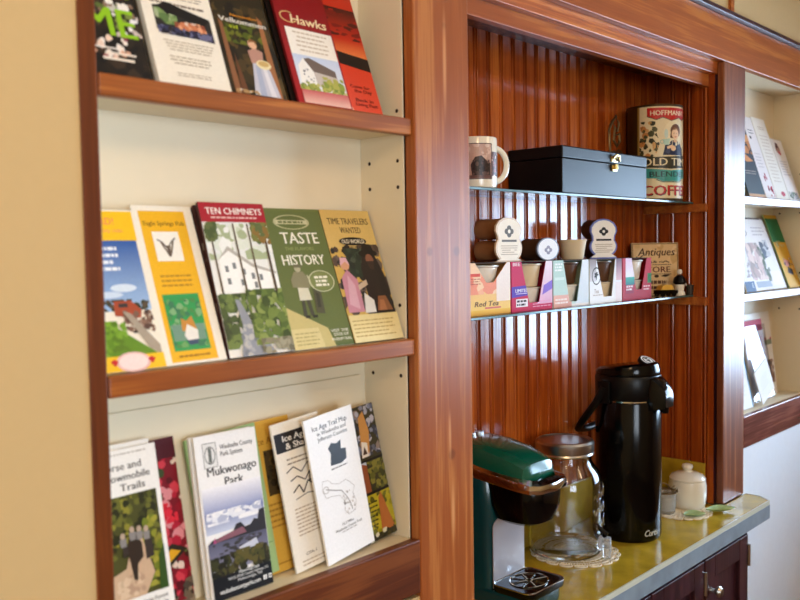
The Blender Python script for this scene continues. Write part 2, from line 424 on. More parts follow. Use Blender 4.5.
sbox('trim_3', 'hwood', [(2.43, 2.452, -.008, 0, .6475, CE)])       # batten on the wall above the cabinet
# warm ceiling lamps
def ceiling_lamp(x, y, power, label):
    t = thing('ceiling_light', label, 'ceiling light', (x, y, CE))
    mb = MB(); mb.lathe([(0, 0), (.17, 0), (.17, -.02), (.155, -.03), (0, -.03)], n=32); mb.build('lamp_base', 'brass', t)
    mb = MB(); mb.lathe([(.15, -.03), (.14, -.06), (.09, -.085), (0, -.095)], n=32)
    m = bpy.data.materials.new('lamp_glass'); m.use_nodes = True; p = m.node_tree.nodes['Principled BSDF']
    p.inputs['Emission Color'].default_value = WARM + (1,); p.inputs['Emission Strength'].default_value = 6
    mb.build('lamp_shade', m, t)
    l = bpy.data.lights.new('bulb', 'POINT'); l.energy = power; l.color = WARM; l.shadow_soft_size = .12
    o = bpy.data.objects.new('bulb', l); COL.objects.link(o); o.parent = t; o.location = (0, 0, -.24)
ceiling_lamp(-.1, -1.4, 21, 'round ceiling lamp with a warm glass shade over the left end of the cabinet')
ceiling_lamp(2.0, -1.9, 14, 'round ceiling lamp with a warm glass shade over the coffee counter')

# ------------------------------------------------------------------ built-in cabinet
# centre section: posts, headers, beadboard
t = thing('hutch', 'stained wooden coffee niche with beadboard lining between two wide posts', 'cabinet', (X1, 0, -.726))
off = (X1, 0, -.726)
def part(name, m, par, boxes, bev=.0015, off=(0, 0, 0), smooth=False):
    mb = MB(off)
    for b in boxes: mb.box(*b, b=bev)
    return mb.build(name, m, par, smooth=smooth)
M['post2'] = wood('stained_post_wood_right', '5b2a18', '7d4429', 'a0633d', 'z', .36)
# boards keep world-like grain because knots are given in cabinet coordinates: these two posts are built about the eye point
pm = MB(); pm.box(X1, X2, 0, .023, -EYE + .001, .51, b=.003)
po = pm.build('post', 'post', t, smooth=False); po.matrix_parent_inverse = Matrix.Translation((-X1, 0, .726))
pm = MB(); pm.box(X3, X4, 0, .02, -.7255, .51, b=.003)
po = pm.build('post', 'post2', t, smooth=False); po.matrix_parent_inverse = Matrix.Translation((-X1, 0, .726))
part('header', 'hwood', t, [(X0, X6, 0, .02, .5102, .631)], .002, off)
part('cornice', 'dark', t, [(X0 - .01, X6 + .01, -.014, .02, .6312, .646)], .003, off)
M['grain'] = wood('coarse_grained_rail', '7a3410', 'b8622a', 'd6853f', 'x', .38, fine=1.6)
part('rail', 'grain', t, [(X2 - .02, X3 + .02, .0205, .040, .4775, .56)], .0015, off)
part('rail', 'hwood', t, [(X2 - .02, X3 + .02, .0405, .060, .444, .54)], .0015, off)
part('soffit', 'trim', t, [(X2 - .01, X3 + .01, .0605, .238, .50, .515)], .001, off)
def beads(length, pitch, d=.0075):
    """beadboard section: flat, V groove, bead, V groove"""
    P = []; x = 0
    while x < length:
        P += [(x, .0005), (x + pitch * .03, 0), (x + pitch * .64, 0), (x + pitch * .67, .0005), (x + pitch * .715, d), (x + pitch * .76, .0014), (x + pitch * .79, .0002), (x + pitch * .83, -.0004), (x + pitch * .87, .0002), (x + pitch * .90, .0014), (x + pitch * .955, d)]
        x += pitch
    P = [p for p in P if p[0] < length]; P.append((length, 0)); return P
def beadwall(name, pts, z0, z1, par, off):
    mb = MB(off)
    A = [mb.bm.verts.new((x, y, z0)) for x, y in pts]; B = [mb.bm.verts.new((x, y, z1)) for x, y in pts]
    for i in range(len(pts) - 1): mb.face([A[i], A[i + 1], B[i + 1], B[i]])
    return mb.build(name, 'bead', par, smooth=False, fix=False)
beadwall('beadboard_back', [(X2 - .02 + .0045 + x, .23 + y) for x, y in beads(X3 - X2 + .02, .0486)] , -.7255, .50, t, off)
beadwall('beadboard_side', [(X3 - .010 + y, .236 - x) for x, y in beads(.213, .0486)], -.7255, .50, t, off)
beadwall('beadboard_side', [(X2 + .010 - y, .024 + x) for x, y in beads(.206, .0486)], -.7255, .50, t, off)
part('back_panel', 'dark', t, [(X2 - .03, X3 + .03, .2385, .25, -.7255, .515), (X3 + .0, X3 + .012, .0205, .2385, -.7255, .475), (X2 - .012, X2 - .0, .0235, .2385, -.7255, .475)], 0, off)
for z in (.122, -.139):
    part('shelf_cleat', 'hwood', t, [(X3 - .026, X3 - .0105, .040, .229, z - .0235, z - .0005)], .0015, off)
    part('shelf_cleat', 'hwood', t, [(X2 + .0105, X2 + .026, .040, .229, z - .0235, z - .0005)], .0015, off)
# glass shelves
for z, lab in ((.122, 'upper glass shelf carrying the mug, black box and coffee tin'), (-.139, 'lower glass shelf carrying the coffee pod cartons')):
    g = MB((1.84, .15, z)); bm2 = bmesh.new()
    g.mi = 0; g.box(X2 + .013, X3 - .013, .082, .228, z, z + .006, b=.0008, seg=1)
    for f in g.bm.faces:
        f.normal_update()
        if abs(f.normal.z) < .5: f.material_index = 1
    o = g.build('glass_shelf', ['glass', 'glass_edge'], smooth=False); o.location = (1.84, .15, z); tag(o, lab, 'shelf')

# counter
CZ = -.726
ct = MB((1.84, 0, CZ)); 
poly = [(1.2855, .2285), (1.2855, -.0015), (1.10, -.0015), (1.10, -.079), (2.534, -.079), (2.562, -.045), (2.562, -.0015), (2.393, -.0015), (2.393, .2285)]
ct.prism(poly, CZ - .05, CZ - .0015, 'z')
co = ct.build('countertop', ['counter', 'edge'], smooth=False); co.location = (1.84, 0, CZ); tag(co, 'olive laminate countertop with a sage green front edge', 'countertop')
e = MB((1.84, 0, CZ))
e.prism([(1.10, -.0795), (2.534, -.0795), (2.5628, -.045), (2.5628, -.0015), (2.5660, -.0015), (2.5660, -.0463), (2.5355, -.083), (1.10, -.083)], CZ - .052, CZ - .013, 'z')
e.build('front_edge', 'edge', co, smooth=False)
e = MB((1.84, 0, CZ))
e.prism([(1.10, -.0795), (2.534, -.0795), (2.5628, -.045), (2.5628, -.0015), (2.5655, -.0015), (2.5655, -.0463), (2.535, -.0825), (1.10, -.0825)], CZ - .0128, CZ - .0005, 'z')
e.build('edge_strip', 'edge_trim', co, smooth=False)
e = MB((1.84, 0, CZ)); e.box(X2 + .014, 2.393, .2195, .2285, CZ - .001, CZ + .115, b=.001); e.box(2.384, 2.393, .045, .219, CZ - .001, CZ + .115, b=.001)
e.build('backsplash', 'counter', co, smooth=False)
# base cabinet under the counter
bx = (2.0, -.03, FL)
bc = thing('base_cabinet', 'dark purplish wooden base cabinet with panelled doors under the olive countertop', 'cabinet', bx)
BT = CZ - .0525
part('carcass', 'dark', bc, [(1.276, 2.473, -.043, .21, FL + .10, BT), (1.29, 2.46, -.0, .20, FL + .001, FL + .10)], .001, bx)
def door(x0, x1, knob):
    z0, z1 = FL + .13, BT - .022
    d = MB(bx); s = .058; y0, y1 = -.064, -.0435
    d.box(x0, x0 + s, y0, y1, z0, z1, b=.002); d.box(x1 - s, x1, y0, y1, z0, z1, b=.002)
    d.box(x0 + s, x1 - s, y0, y1, z1 - s, z1, b=.002); d.box(x0 + s, x1 - s, y0, y1, z0, z0 + s, b=.002)
    d.box(x0 + s, x1 - s, y0 + .012, y1, z0 + s, z1 - s)
    o = d.build('door', 'dark', bc, smooth=False)
    k = MB(bx); kx = x0 + .03 if knob == 'l' else x1 - .03
    k.lathe([(.0, 0), (.007, 0), (.005, .006), (.006, .012), (.014, .018), (.015, .024), (.010, .030), (0, .032)], (kx, y0, z1 - .085), 20, mtx=Matrix.Rotation(R_(90), 4, 'X'))
    k.build('knob', 'steel', o)
    hx = x1 + .004 if knob == 'l' else x0 - .004
    for hz in (z1 - .06, z0 + .06):
        h = MB(bx); h.lathe([(0, -.03), (.0045, -.03), (.0045, .03), (0, .03)], (hx, y0 - .001, hz), 10)
        h.build('hinge', 'steel', o)
door(1.855, 2.139, 'l'); door(2.147, 2.425, 'l'); door(1.555, 1.847, 'l')

# bookcases
PEG = (.242, .157, .112, -.092, -.215)
def bookcase(x0, x1, label, lipw, white):
    loc = (x0, 0, -.6)
    b = thing('bookcase', label, 'bookcase', loc)
    p0, p1 = x0 + .001, x1 - .001
    part('side_panel', 'case', b, [(p0, p0 + .003, .0235, .126, -.595, .62)], 0, loc)
    part('side_panel', 'case', b, [(p1 - .003, p1, .0235, .126, -.595, .62)], 0, loc)
    part('back_panel', 'case', b, [(p0, p1, .1265, .134, -.595, .62), (p0 + .003, p1 - .003, .0235, .126, .5125, .53)], 0, loc)
    for z in PEG:
        for y in (.036, .104):
            if (z, y) == (.242, .104): continue
            h = MB(loc); h.lathe([(0, 0), (.0034, 0)], (p1 - .0036, y, z), 10, mtx=Matrix.Rotation(R_(90), 4, 'Y'))
            h.build('peg_hole', 'hole', b, smooth=False)
    for zt in (.226, -.149):
        if white: zt = {.226: .148, -.149: -.139}[zt]
        z0 = zt - (.024 if white else .028)
        s = part('shelf', 'case', b, [(p0 + .0035, p1 - .0035, .0235, .126, z0 + .004, zt - .0005)], .0005, loc)
        part('shelf_lip', lipw, s, [(p0 + .004, p1 - .0005, .005, .023, z0, zt)], .0025, loc)
    s = part('shelf', 'case', b, [(p0 + .0035, p1 - .0035, .0185, .126, -.52, -.5005)], .0005, loc)
    part('shelf_lip', 'lip2' if white else 'trim2', s, [(p0, p1 - .0005, .0, .018, -.592, -.4985)], .0025, loc)
    return b, loc
M['lip2'] = wood('shelf_lip_wood_right', '4e2320', '6d3a34', '8a5148', 'x', .22, spec=.3)
M['trim2'] = wood('bottom_rail_wood', '3e1a0a', '5c2a10', '78401c', 'x', .4, spec=.3)
lb, lloc = bookcase(X0 + .024, X1, 'cream lined bookcase of leaning leaflets left of the wide post', 'lip', False)
part('trim_board', 'trim', lb, [(X0, X0 + .0235, -.002, .020, FL + .001, .51)], .002, lloc)
# slanting display board on the bottom shelf
sb = MB(lloc); sb.box(.565, 1.100, 0, .005, 0, .285, b=.0005, mtx=Matrix.Translation((0, .078, -.4995)) @ Matrix.Rotation(R_(-8.5), 4, 'X'))
sb.build('display_board', 'case', lb, smooth=False)
rb, rloc = bookcase(X4, X5, 'cream lined bookcase of leaflets right of the coffee niche', 'lip2', True)
part('post', 'post2', rb, [(X5, X6 - .001, 0, .02, -.594, .51)], .002, rloc)

# ------------------------------------------------------------------ leaflets, left bookcase
TOP, MID, LOW = .226, -.149, -.5
G1 = 'leaflets on the top shelf of the left bookcase'; G2 = 'leaflets on the middle shelf of the left bookcase'; G3 = 'leaflets on the bottom shelf of the left bookcase'
YB = .0255
def a_me(c):
    c.b(0, 0, 1, 1, '1d1712 2a2118 3a2c20 151210 4a3c2c', 60, .16, 3)
    c.b(.05, .62, .95, 1, 'c9c4b8 8a6f5a 5a6a30 efe8dc', 40, .07, 5)
    c.b(.1, .18, .8, .42, 'd9a68a e6c9b4 8a3a4a f0e4d8', 26, .06, 6)
    c.b(.55, .40, 1, .7, 'e6e2e0 c8b8b0 7a8a40', 24, .06, 8)
    c.t('ME', .50, .56, .30, .80, '8fc01e', shear=-.02); c.t('WELCO', .5, .90, .16, .9, '9ac92a')
    c.r(.05, .27, .55, .285, 'efe6da'); c.r(.3, .22, .8, .24, 'e9dccb'); c.r(.25, .16, .75, .185, 'efe2cf')
def a_white(c):
    c.ln(.1, .90, .9, .96, 2, '8a7a68', centre=True); c.ln(.12, .83, .88, .86, 1, '6a5a4a', fill=.8, ragged=0)
    P = [(.14, .80), (.32, .83), (.93, .74), (.93, .50), (.14, .55)]
    c.p('2a2622', P); c.b(.15, .62, .45, .78, '7f9a5a 5f7a44 a6b48a', 24, .07, 2); c.p('171412', [(.2, .80), (.33, .86), (.93, .75), (.84, .68), (.3, .74)])
    c.b(.4, .58, .85, .68, 'c97a52 e0a27a 8f4a34 d9c2b0', 30, .05, 4); c.b(.15, .51, .92, .60, '22203a 3a3a5a 1a1a26 6a6a8a', 50, .05, 5)
    c.ln(.16, .34, .90, .46, 4, 'b5a58c', centre=True); c.ln(.2, .2, .8, .3, 3, 'b09f86', centre=True); c.ln(.25, .08, .75, .13, 2, 'b09f86', centre=True)
def a_velk(c):
    c.b(0, 0, 1, 1, '2a2312 3a2f18 1f1a10 4a3a1e 55421f', 80, .13, 3); c.b(.1, .55, .9, .8, '4f5a18 6a6e20 3a3a14', 50, .07, 4)
    c.p('8a5a3a', [(.05, 0), (.16, 0), (.12, .75), (.06, .8)]); c.p('a0683f', [(.78, 0), (.92, 0), (.88, .85), (.80, .9)]); c.p('6a4228', [(.16, 0), (.3, 0), (.2, .45)])
    c.p('c4c2cc', [(.40, .02), (.88, .02), (.80, .30), (.66, .40), (.50, .36)]); c.p('aab0c4', [(.5, .02), (.62, .02), (.62, .36), (.54, .34)]); c.p('e0dce0', [(.7, .02), (.8, .02), (.72, .36), (.66, .36)])
    c.p('b98a78', [(.48, .36), (.70, .38), (.74, .50), (.60, .53), (.46, .49)]); c.o(.58, .57, .085, .05, 'e0b08c'); c.p('8a5a30', [(.50, .57), (.55, .63), (.66, .61), (.66, .55), (.62, .60), (.54, .59)])
    c.o(.70, .36, .14, .05, 'e8d8a8'); c.o(.70, .37, .10, .03, 'c9a868')
    c.t('November', .55, .86, .03, .5, 'd98a1e'); c.t('Velkommen', .50, .80, .055, .86, 'e8e4d8'); c.t('til', .3, .73, .04, .16, 'a9b82a')
    c.b(.05, .02, .5, .06, 'e9e2d2 b08a5a', 16, .04, 8)
def a_hawks(c):
    c.g(0, 0, 1, 1, '8a1016', 'a81a20')
    c.t('Hawks', .58, .90, .10, .66, 'f0dcae', shear=.12); c.ring(.22, .91, .16, .06, .16, 'd9b878', a0=60, a1=330)
    c.r(.10, .50, .97, .80, 'f3ece0'); c.ln(.2, .55, .88, .78, 5, 'c9b8a2', centre=True)
    c.g(.10, .16, .97, .52, 'c3cfe6', 'e6e6ea')
    c.p('6f5f56', [(.28, .48), (.40, .50), (.85, .40), (.85, .33), (.42, .36)]); c.p('f2ede4', [(.14, .20), (.16, .40), (.28, .49), (.42, .36), (.44, .20)])
    c.p('c6bab0', [(.42, .36), (.86, .33), (.86, .26), (.44, .22)]); c.b(.18, .24, .40, .38, 'a9a6a6 8a8686', 12, .022, 3)
    c.b(.10, .15, .97, .24, '9aa04a b8b45a 7a8a3a c4bc70', 60, .05, 4); c.b(.55, .2, .95, .32, 'b0ac52 8a983e', 20, .06, 5)
    c.g(.10, .02, .97, .155, 'c65a5a', 'e8b8a8')
def a_sunset(c):
    c.g(0, .70, 1, 1, '3a0c08', 'c42a12'); c.g(0, .52, 1, .70, 'c42a12', 'f08a4a'); c.g(0, 0, 1, .5, 'd93c20', 'e0523a')
    c.b(0, .7, 1, .98, '7a140c a81e10 50100a', 40, .12, 4, asp=.3)
    c.p('1a0e0c', [(0, .48), (.3, .58), (.6, .56), (1, .54), (1, .42), (.5, .45)]); c.p('f6c9b0', [(.1, .0), (.42, .0), (.28, .2), (.1, .40)])
    c.t('Come for', .66, .26, .03, .4, '5a100c'); c.t('the Day', .70, .22, .03, .36, '5a100c'); c.t('Back in', .68, .135, .03, .36, '5a100c'); c.t('Living Past', .70, .095, .03, .44, '5a100c')
def a_train(c):
    c.r(.02, .80, .98, .99, 'f6c21c'); c.t('ABOARD!', .36, .925, .045, .62, 'f08a5a'); c.t('for a country ride', .42, .865, .022, .72, 'f0986a')
    c.g(.02, .36, .96, .80, '2f58a0', '9fbde0'); c.ln(.06, .60, .66, .77, 4, 'eef2f8', fill=.5); c.o(.6, .50, .2, .025, 'd8e4f0'); c.o(.35, .46, .22, .02, 'cfdcec')
    c.b(.05, .36, .95, .43, '3a4030 5a4a38 2a3424', 40, .05, 4); c.p('a8482c', [(.38, .33), (.40, .42), (.66, .42), (.80, .36), (.76, .31)]); c.r(.46, .38, .60, .405, '3a3436'); c.b(.5, .22, .95, .36, '5a4038 7a5a4a 3a2c28 8a6a5a', 40, .05, 6)
    c.p('a89a88', [(.5, .36), (.62, .34), (.96, .14), (.96, .08), (.8, .12)]); c.p('5f8a1e', [(.02, .08), (.02, .34), (.14, .33), (.9, .09)]); c.b(.03, .09, .5, .3, '6f9a26 557a18 7aa52e', 50, .06, 8)
    c.r(.02, .0, .98, .09, 'f6c21c'); c.o(.5, .05, .26, .06, 'e8b8b0'); c.o(.5, .05, .22, .05, 'f2dcd6'); c.p('c81e2a', [(.16, .06), (.22, .075), (.28, .06), (.22, .03)]); c.p('c81e2a', [(.72, .06), (.78, .075), (.84, .06), (.78, .03)])
def a_eagle(c):
    c.r(.09, .015, .86, .965, 'eeb41c'); c.t('Eagle Springs Pub', .48, .885, .028, .68, '6a4410')
    c.r(.24, .64, .68, .83, 'f5efe2'); c.curve([(.30, .78), (.38, .76), (.45, .72), (.52, .76), (.61, .79)], .02, '4a4038'); c.curve([(.36, .76), (.44, .69), (.46, .67), (.49, .69), (.56, .77)], .03, '6a5a4c'); c.p('5a4a3e', [(.42, .74), (.50, .74), (.47, .66)])
    c.ln(.2, .47, .74, .56, 3, 'b07a20', centre=True)
    c.r(.17, .08, .77, .43, '2f9a52'); c.b(.18, .10, .76, .40, '4a8a4a 6aa060 3a7a56 7fae78', 60, .06, 3); c.r(.2, .14, .74, .24, '6f9480'); c.p('c98a3a', [(.36, .20), (.38, .28), (.46, .26), (.56, .29), (.62, .19)]); c.p('e9e4da', [(.38, .17), (.46, .24), (.62, .20), (.60, .14), (.44, .13)]); c.p('38506a', [(.40, .14), (.60, .145), (.58, .115), (.44, .11)])
    c.ln(.2, .03, .75, .065, 1, 'a8761c', centre=True)
def a_chim(c):
    c.r(0, .87, 1, 1, 'a8182a'); c.t('TEN CHIMNEYS', .52, .945, .045, .86, 'f6efe6'); c.ln(.15, .885, .9, .915, 1, 'e8c0b8')
    c.g(0, .3, 1, .87, 'e2e4e2', 'f2efe6'); c.b(0, .62, 1, .86, 'dfe4d6 c9d2b8 a9b48c f0f0ea', 50, .1, 3)
    c.p('f6f4ee', [(.12, .42), (.14, .62), (.30, .70), (.62, .58), (.98, .52), (.98, .36)]); c.p('b8b2a8', [(.12, .62), (.30, .71), (.64, .59), (.98, .535), (.98, .52), (.62, .57), (.3, .68)])
    for x, y in ((.2, .54), (.32, .56), (.45, .52), (.58, .49), (.7, .48), (.2, .46), (.4, .45), (.6, .43)): c.r(x, y, x + .05, y + .04, '7a7e80')
    for x, q in ((.08, .02), (.44, .022), (.66, .02), (.9, .03)): c.p('5a4a38', [(x, .3), (x + q * 1.6, .3), (x + q, .86), (x, .86)])
    c.b(.7, .72, 1, .87, '5f6a3a 7a7a3a 8a6a30', 26, .07, 5); c.b(0, .74, .2, .87, '5f6a3a 4a5a30', 16, .06, 6)
    c.b(0, .05, .42, .40, '3f5226 55692f 2f3f1c 6a7d3c', 70, .08, 7); c.p('8f929a', [(.18, .0), (.72, .0), (.42, .22), (.30, .36), (.24, .36), (.28, .2)]); c.b(.22, .0, .6, .2, 'a6a8ac 7a7e86 b9b6b0', 30, .05, 8)
    c.b(.42, .06, 1, .42, '4f6426 6f8238 3a4c1c 86954a 5f7430', 130, .08, 9); c.b(.5, 0, 1, .1, '8a8268 a09a80 6f6a52', 26, .07, 10)
def a_taste(c):
    c.g(0, 0, 1, 1, '6a743c', '5c6a38'); c.r(.02, .02, .98, .98, '65703a')
    c.ring(.48, .90, .30, .055, .12, 'b9b68a'); c.r(.22, .885, .74, .915, 'c9c49a'); c.ln(.26, .885, .7, .915, 1, '65703a', fill=.5)
    c.t('TASTE', .55, .785, .085, .62, 'f2eedc'); c.t('THE FLAVORS', .50, .705, .025, .48, '8f9a5c'); c.t('HISTORY', .52, .625, .075, .70, 'f2eedc')
    c.p('c9b878', [(.0, .0), (.68, .0), (.62, .13), (.0, .30)]); c.p('d8c88c', [(.0, .0), (.5, .0), (.46, .14), (.0, .14)]); c.ln(.06, .02, .48, .12, 4, 'a8985c', fill=.3)
    c.h *= .93; c.p('4a4838', [(.28, .24), (.34, .24), (.36, .38), (.31, .38)]); c.p('4a4838', [(.40, .24), (.46, .24), (.44, .38), (.38, .38)]); c.p('d8d2b8', [(.28, .36), (.48, .36), (.46, .48), (.30, .48)]); c.p('8a8462', [(.22, .46), (.50, .45), (.52, .52), (.44, .58), (.30, .58), (.22, .52)]); c.o(.37, .60, .05, .024, 'b4ac8a'); c.p('6f6a4c', [(.30, .61), (.46, .61), (.42, .635), (.33, .635)]); c.r(.30, .225, .38, .245, '2e2c22'); c.r(.42, .225, .5, .245, '2e2c22')
    c.p('54523a', [(.50, .26), (.64, .25), (.66, .42), (.54, .46)]); c.p('3e3c2c', [(.54, .30), (.60, .30), (.62, .40), (.57, .42)]); c.curve([(.56, .45), (.50, .55)], .02, 'c9c4a0')
    c.ring(.72, .50, .22, .085, .09, 'c9c9a0'); c.o(.72, .50, .19, .073, '7f884c'); c.ln(.60, .455, .84, .545, 3, 'efead6', fill=.6, centre=True)
    c.t('VISIT THE', .80, .115, .022, .30, 'e6e2cc'); c.t('SITES OF', .81, .085, .022, .26, 'e6e2cc'); c.t('MUSEUM TRAIL', .80, .05, .022, .34, 'e6e2cc')
def a_old(c):
    c.g(0, .70, 1, 1, 'd6b468', 'dcbc70'); c.t('TIME TRAVELERS', .52, .915, .05, .82, '4a3a1c'); c.t('WANTED', .52, .845, .048, .42, '4a3a1c')
    c.b(0, .20, 1, .73, '4a3c34 5c4a3e 35302c 6a5a50 2c2a26', 90, .1, 3); c.r(.28, .48, .66, .70, '2e3a2e'); c.b(.3, .5, .64, .7, '3a4a3a 26302a 4a5646', 20, .06, 5)
    c.p('2a2422', [(.50, .20), (.52, .55), (.62, .66), (.86, .66), (.96, .5), (.98, .20)]); c.o(.74, .66, .20, .03, '1e1a18'); c.p('1e1a18', [(.62, .66), (.66, .74), (.84, .73), (.88, .66)]); c.o(.74, .61, .08, .045, '8a5a44'); c.p('3a2c28', [(.66, .60), (.82, .60), (.78, .53), (.70, .54)])
    c.p('c98a98', [(.04, .22), (.08, .48), (.22, .54), (.38, .46), (.36, .22)]); c.p('d8a8b4', [(.10, .28), (.20, .50), (.30, .42), (.28, .24)]); c.o(.20, .575, .09, .04, 'd8a07a'); c.p('e0b0ba', [(.11, .57), (.14, .63), (.26, .63), (.30, .57), (.22, .60)]); c.p('c9b49a', [(.36, .42), (.55, .46), (.56, .42), (.36, .38)])
    c.p('8a5a3a', [(.62, .22), (.70, .33), (.86, .33), (.94, .22)]); c.p('a9724c', [(.66, .22), (.72, .30), (.80, .30), (.82, .22)]); c.p('e0ddd4', [(.36, .21), (.44, .36), (.60, .30), (.58, .21)])
    c.o(.50, .755, .28, .032, '1e1a14'); c.t('OLD WORLD', .50, .755, .032, .46, 'f2ead0'); c.ln(.26, .70, .74, .72, 1, '1e1a14')
    c.g(0, 0, 1, .20, 'e4cf90', 'eadba4'); c.ln(.05, .03, .95, .17, 5, 'b59a5a', fill=.3)
leaflet('dark magazine cover with large bright green hand lettering on the top shelf', .5515, YB, TOP, .088, .24, .004, a_me, '241c14', 20, frac=0.6, group=G1, edge='blackm')
o = leaflet('cream white folder with a small dark picture of a pavilion, top shelf', .649, YB, TOP, .116, .24, .009, a_white, 'efe6d4', 20, frac=0.62, group=G1)
leaflet('brown forest cover with a woman in a pale dress, lettered Velkommen', .7675, YB, TOP, .100, .24, .005, a_velk, '2e2614', 20, frac=0.64, group=G1, edge='dkraft')
M['redp'] = mat('red_cover_edge', '7a1418', .5); M['greenp'] = mat('green_card', '8fae72', .55, var=.04); M['ochre'] = mat('ochre_card', 'cf9f3e', .55, var=.04); M['darkp'] = mat('dark_red_edges', '4a2620', .6, var=.2, scale=300)
leaflet('dark red leaflet edge showing left of the one lettered Hawks', .884, .0345, TOP, .115, .237, .004, lambda c: c.r(0, 0, .2, 1, '1e1612'), '5a1014', 20, group=G1, edge='blackm')
leaflet('red leaflet lettered Hawks with a white house on its cover', .891, YB, TOP, .113, .238, .0045, a_hawks, '8a1016', 20, frac=0.71, group=G1, edge='redp')
leaflet('glossy red sunset leaflet crossed by a dark hill line, rightmost on the top shelf', .977, .0405, TOP, .114, .2345, .004, a_sunset, 'c83018', 20, frac=0.86, group=G1, edge='redp')

leaflet('blue and yellow leaflet with a red train and green grass, leftmost on the middle shelf', .5515, YB, MID, .096, .226, .003, a_train, 'f2e8d4', 20.5, group=G2)
leaflet('yellow leaflet with a white square bird emblem and a green lake picture', .6475, YB, MID, .097, .234, .003, a_eagle, 'f1e9d8', 20.5, group=G2)
for k, (lab, dx, le) in enumerate((('second copy of the Ten Chimneys leaflet, just behind the front one', -.0015, 18.9), ('rearmost copy of the Ten Chimneys leaflet, its dark edge showing at the left', -.003, 20.6))):
    leaflet(lab, .752 + dx, YB + .007 + .0065 * k, MID, .116, .234 - .001 * k, .0050, lambda c: c.b(0, .1, .3, .9, '6a5a50 3a302c 8a7a6a 2a2220', 40, .07, 5), '4a2e2a', le, group=G2, edge='darkp')
leaflet('leaflet with a red Ten Chimneys title band over a white house and path', .7495, YB, MID, .1195, .236, .0055, a_chim, 'eae6dc', 17.2, group=G2, edge='darkp')
leaflet('olive green leaflet lettered Taste History with a vintage golfer', .8705, YB, MID, .1265, .236, .003, a_taste, '65703a', 20.5, group=G2)
leaflet('leaflet titled Time Travelers Wanted over a girl in pink beside a black hatted man', .9985, YB, MID, .1165, .236, .0035, a_old, 'd4ae58', 20.5, group=G2, edge='dkraft')

def a_horse(c):
    c.ln(.05, .96, .9, .985, 1, 'b8b0a6'); c.t('Horse and', .46, .905, .042, .60, '4a4644'); c.t('Snowmobile', .52, .845, .042, .70, '4a4644'); c.t('Trails', .60, .785, .042, .36, '4a4644')
    c.r(.04, .17, .93, .74, '4a4a20'); c.b(.04, .40, .93, .74, '3a3c1a 55581f 6a6a2a 2a2c14 8a8430', 110, .07, 3); c.b(.6, .2, .93, .6, '8a8a2c a09a38 6f7a24', 50, .06, 4)
    c.p('c9a888', [(.04, .17), (.60, .17), (.76, .28), (.62, .50), (.50, .50), (.36, .34), (.04, .30)]); c.b(.1, .18, .6, .3, 'd8bc9c b8967a c9ac8c', 24, .06, 6)
    c.p('33261c', [(.45, .27), (.50, .26), (.53, .35), (.62, .38), (.62, .46), (.54, .51), (.44, .50), (.40, .43), (.43, .36)]); c.p('3a302a', [(.66, .36), (.78, .37), (.76, .47), (.66, .48)]); c.p('3a302a', [(.34, .40), (.42, .42), (.40, .50), (.34, .48)])
    for x, y in ((.36, .52), (.50, .545), (.60, .54), (.70, .53)): c.o(x, y, .035, .018, 'b8a08a'); c.p('8a8480', [(x - .05, y - .015), (x + .05, y - .015), (x + .04, y - .06), (x - .04, y - .06)])
    c.p('34501c', [(.80, .17), (.93, .17), (.93, .42), (.84, .36)])
    c.t('Kettle Moraine State Forest', .48, .135, .022, .84, '5a5654'); c.t('Southern Unit', .56, .095, .036, .68, '34302e'); c.ln(.2, .02, .9, .06, 2, '8a8682')
def a_flower(c):
    c.b(0, 0, 1, 1, '8a1226 b01a34 5a0e1a c83a4a 3a1a18 d88a90', 130, .10, 3); c.b(0, 0, 1, .9, '3a4a28 5a6a3a c9b49a e0c8b8', 40, .06, 5); c.b(.2, .5, .9, .62, 'c41e30 d82a3c', 30, .09, 7)
    c.r(0, .88, 1, 1, '4a1420'); c.b(0, 0, 1, .16, '2a2420 4a4038 8a7a66 6a5a4a', 60, .08, 9)
    c.p('2a2218', [(.30, .29), (.72, .38), (.98, .33), (.56, .23)]); c.p('d8a01e', [(.42, .295), (.70, .35), (.86, .325), (.58, .26)])
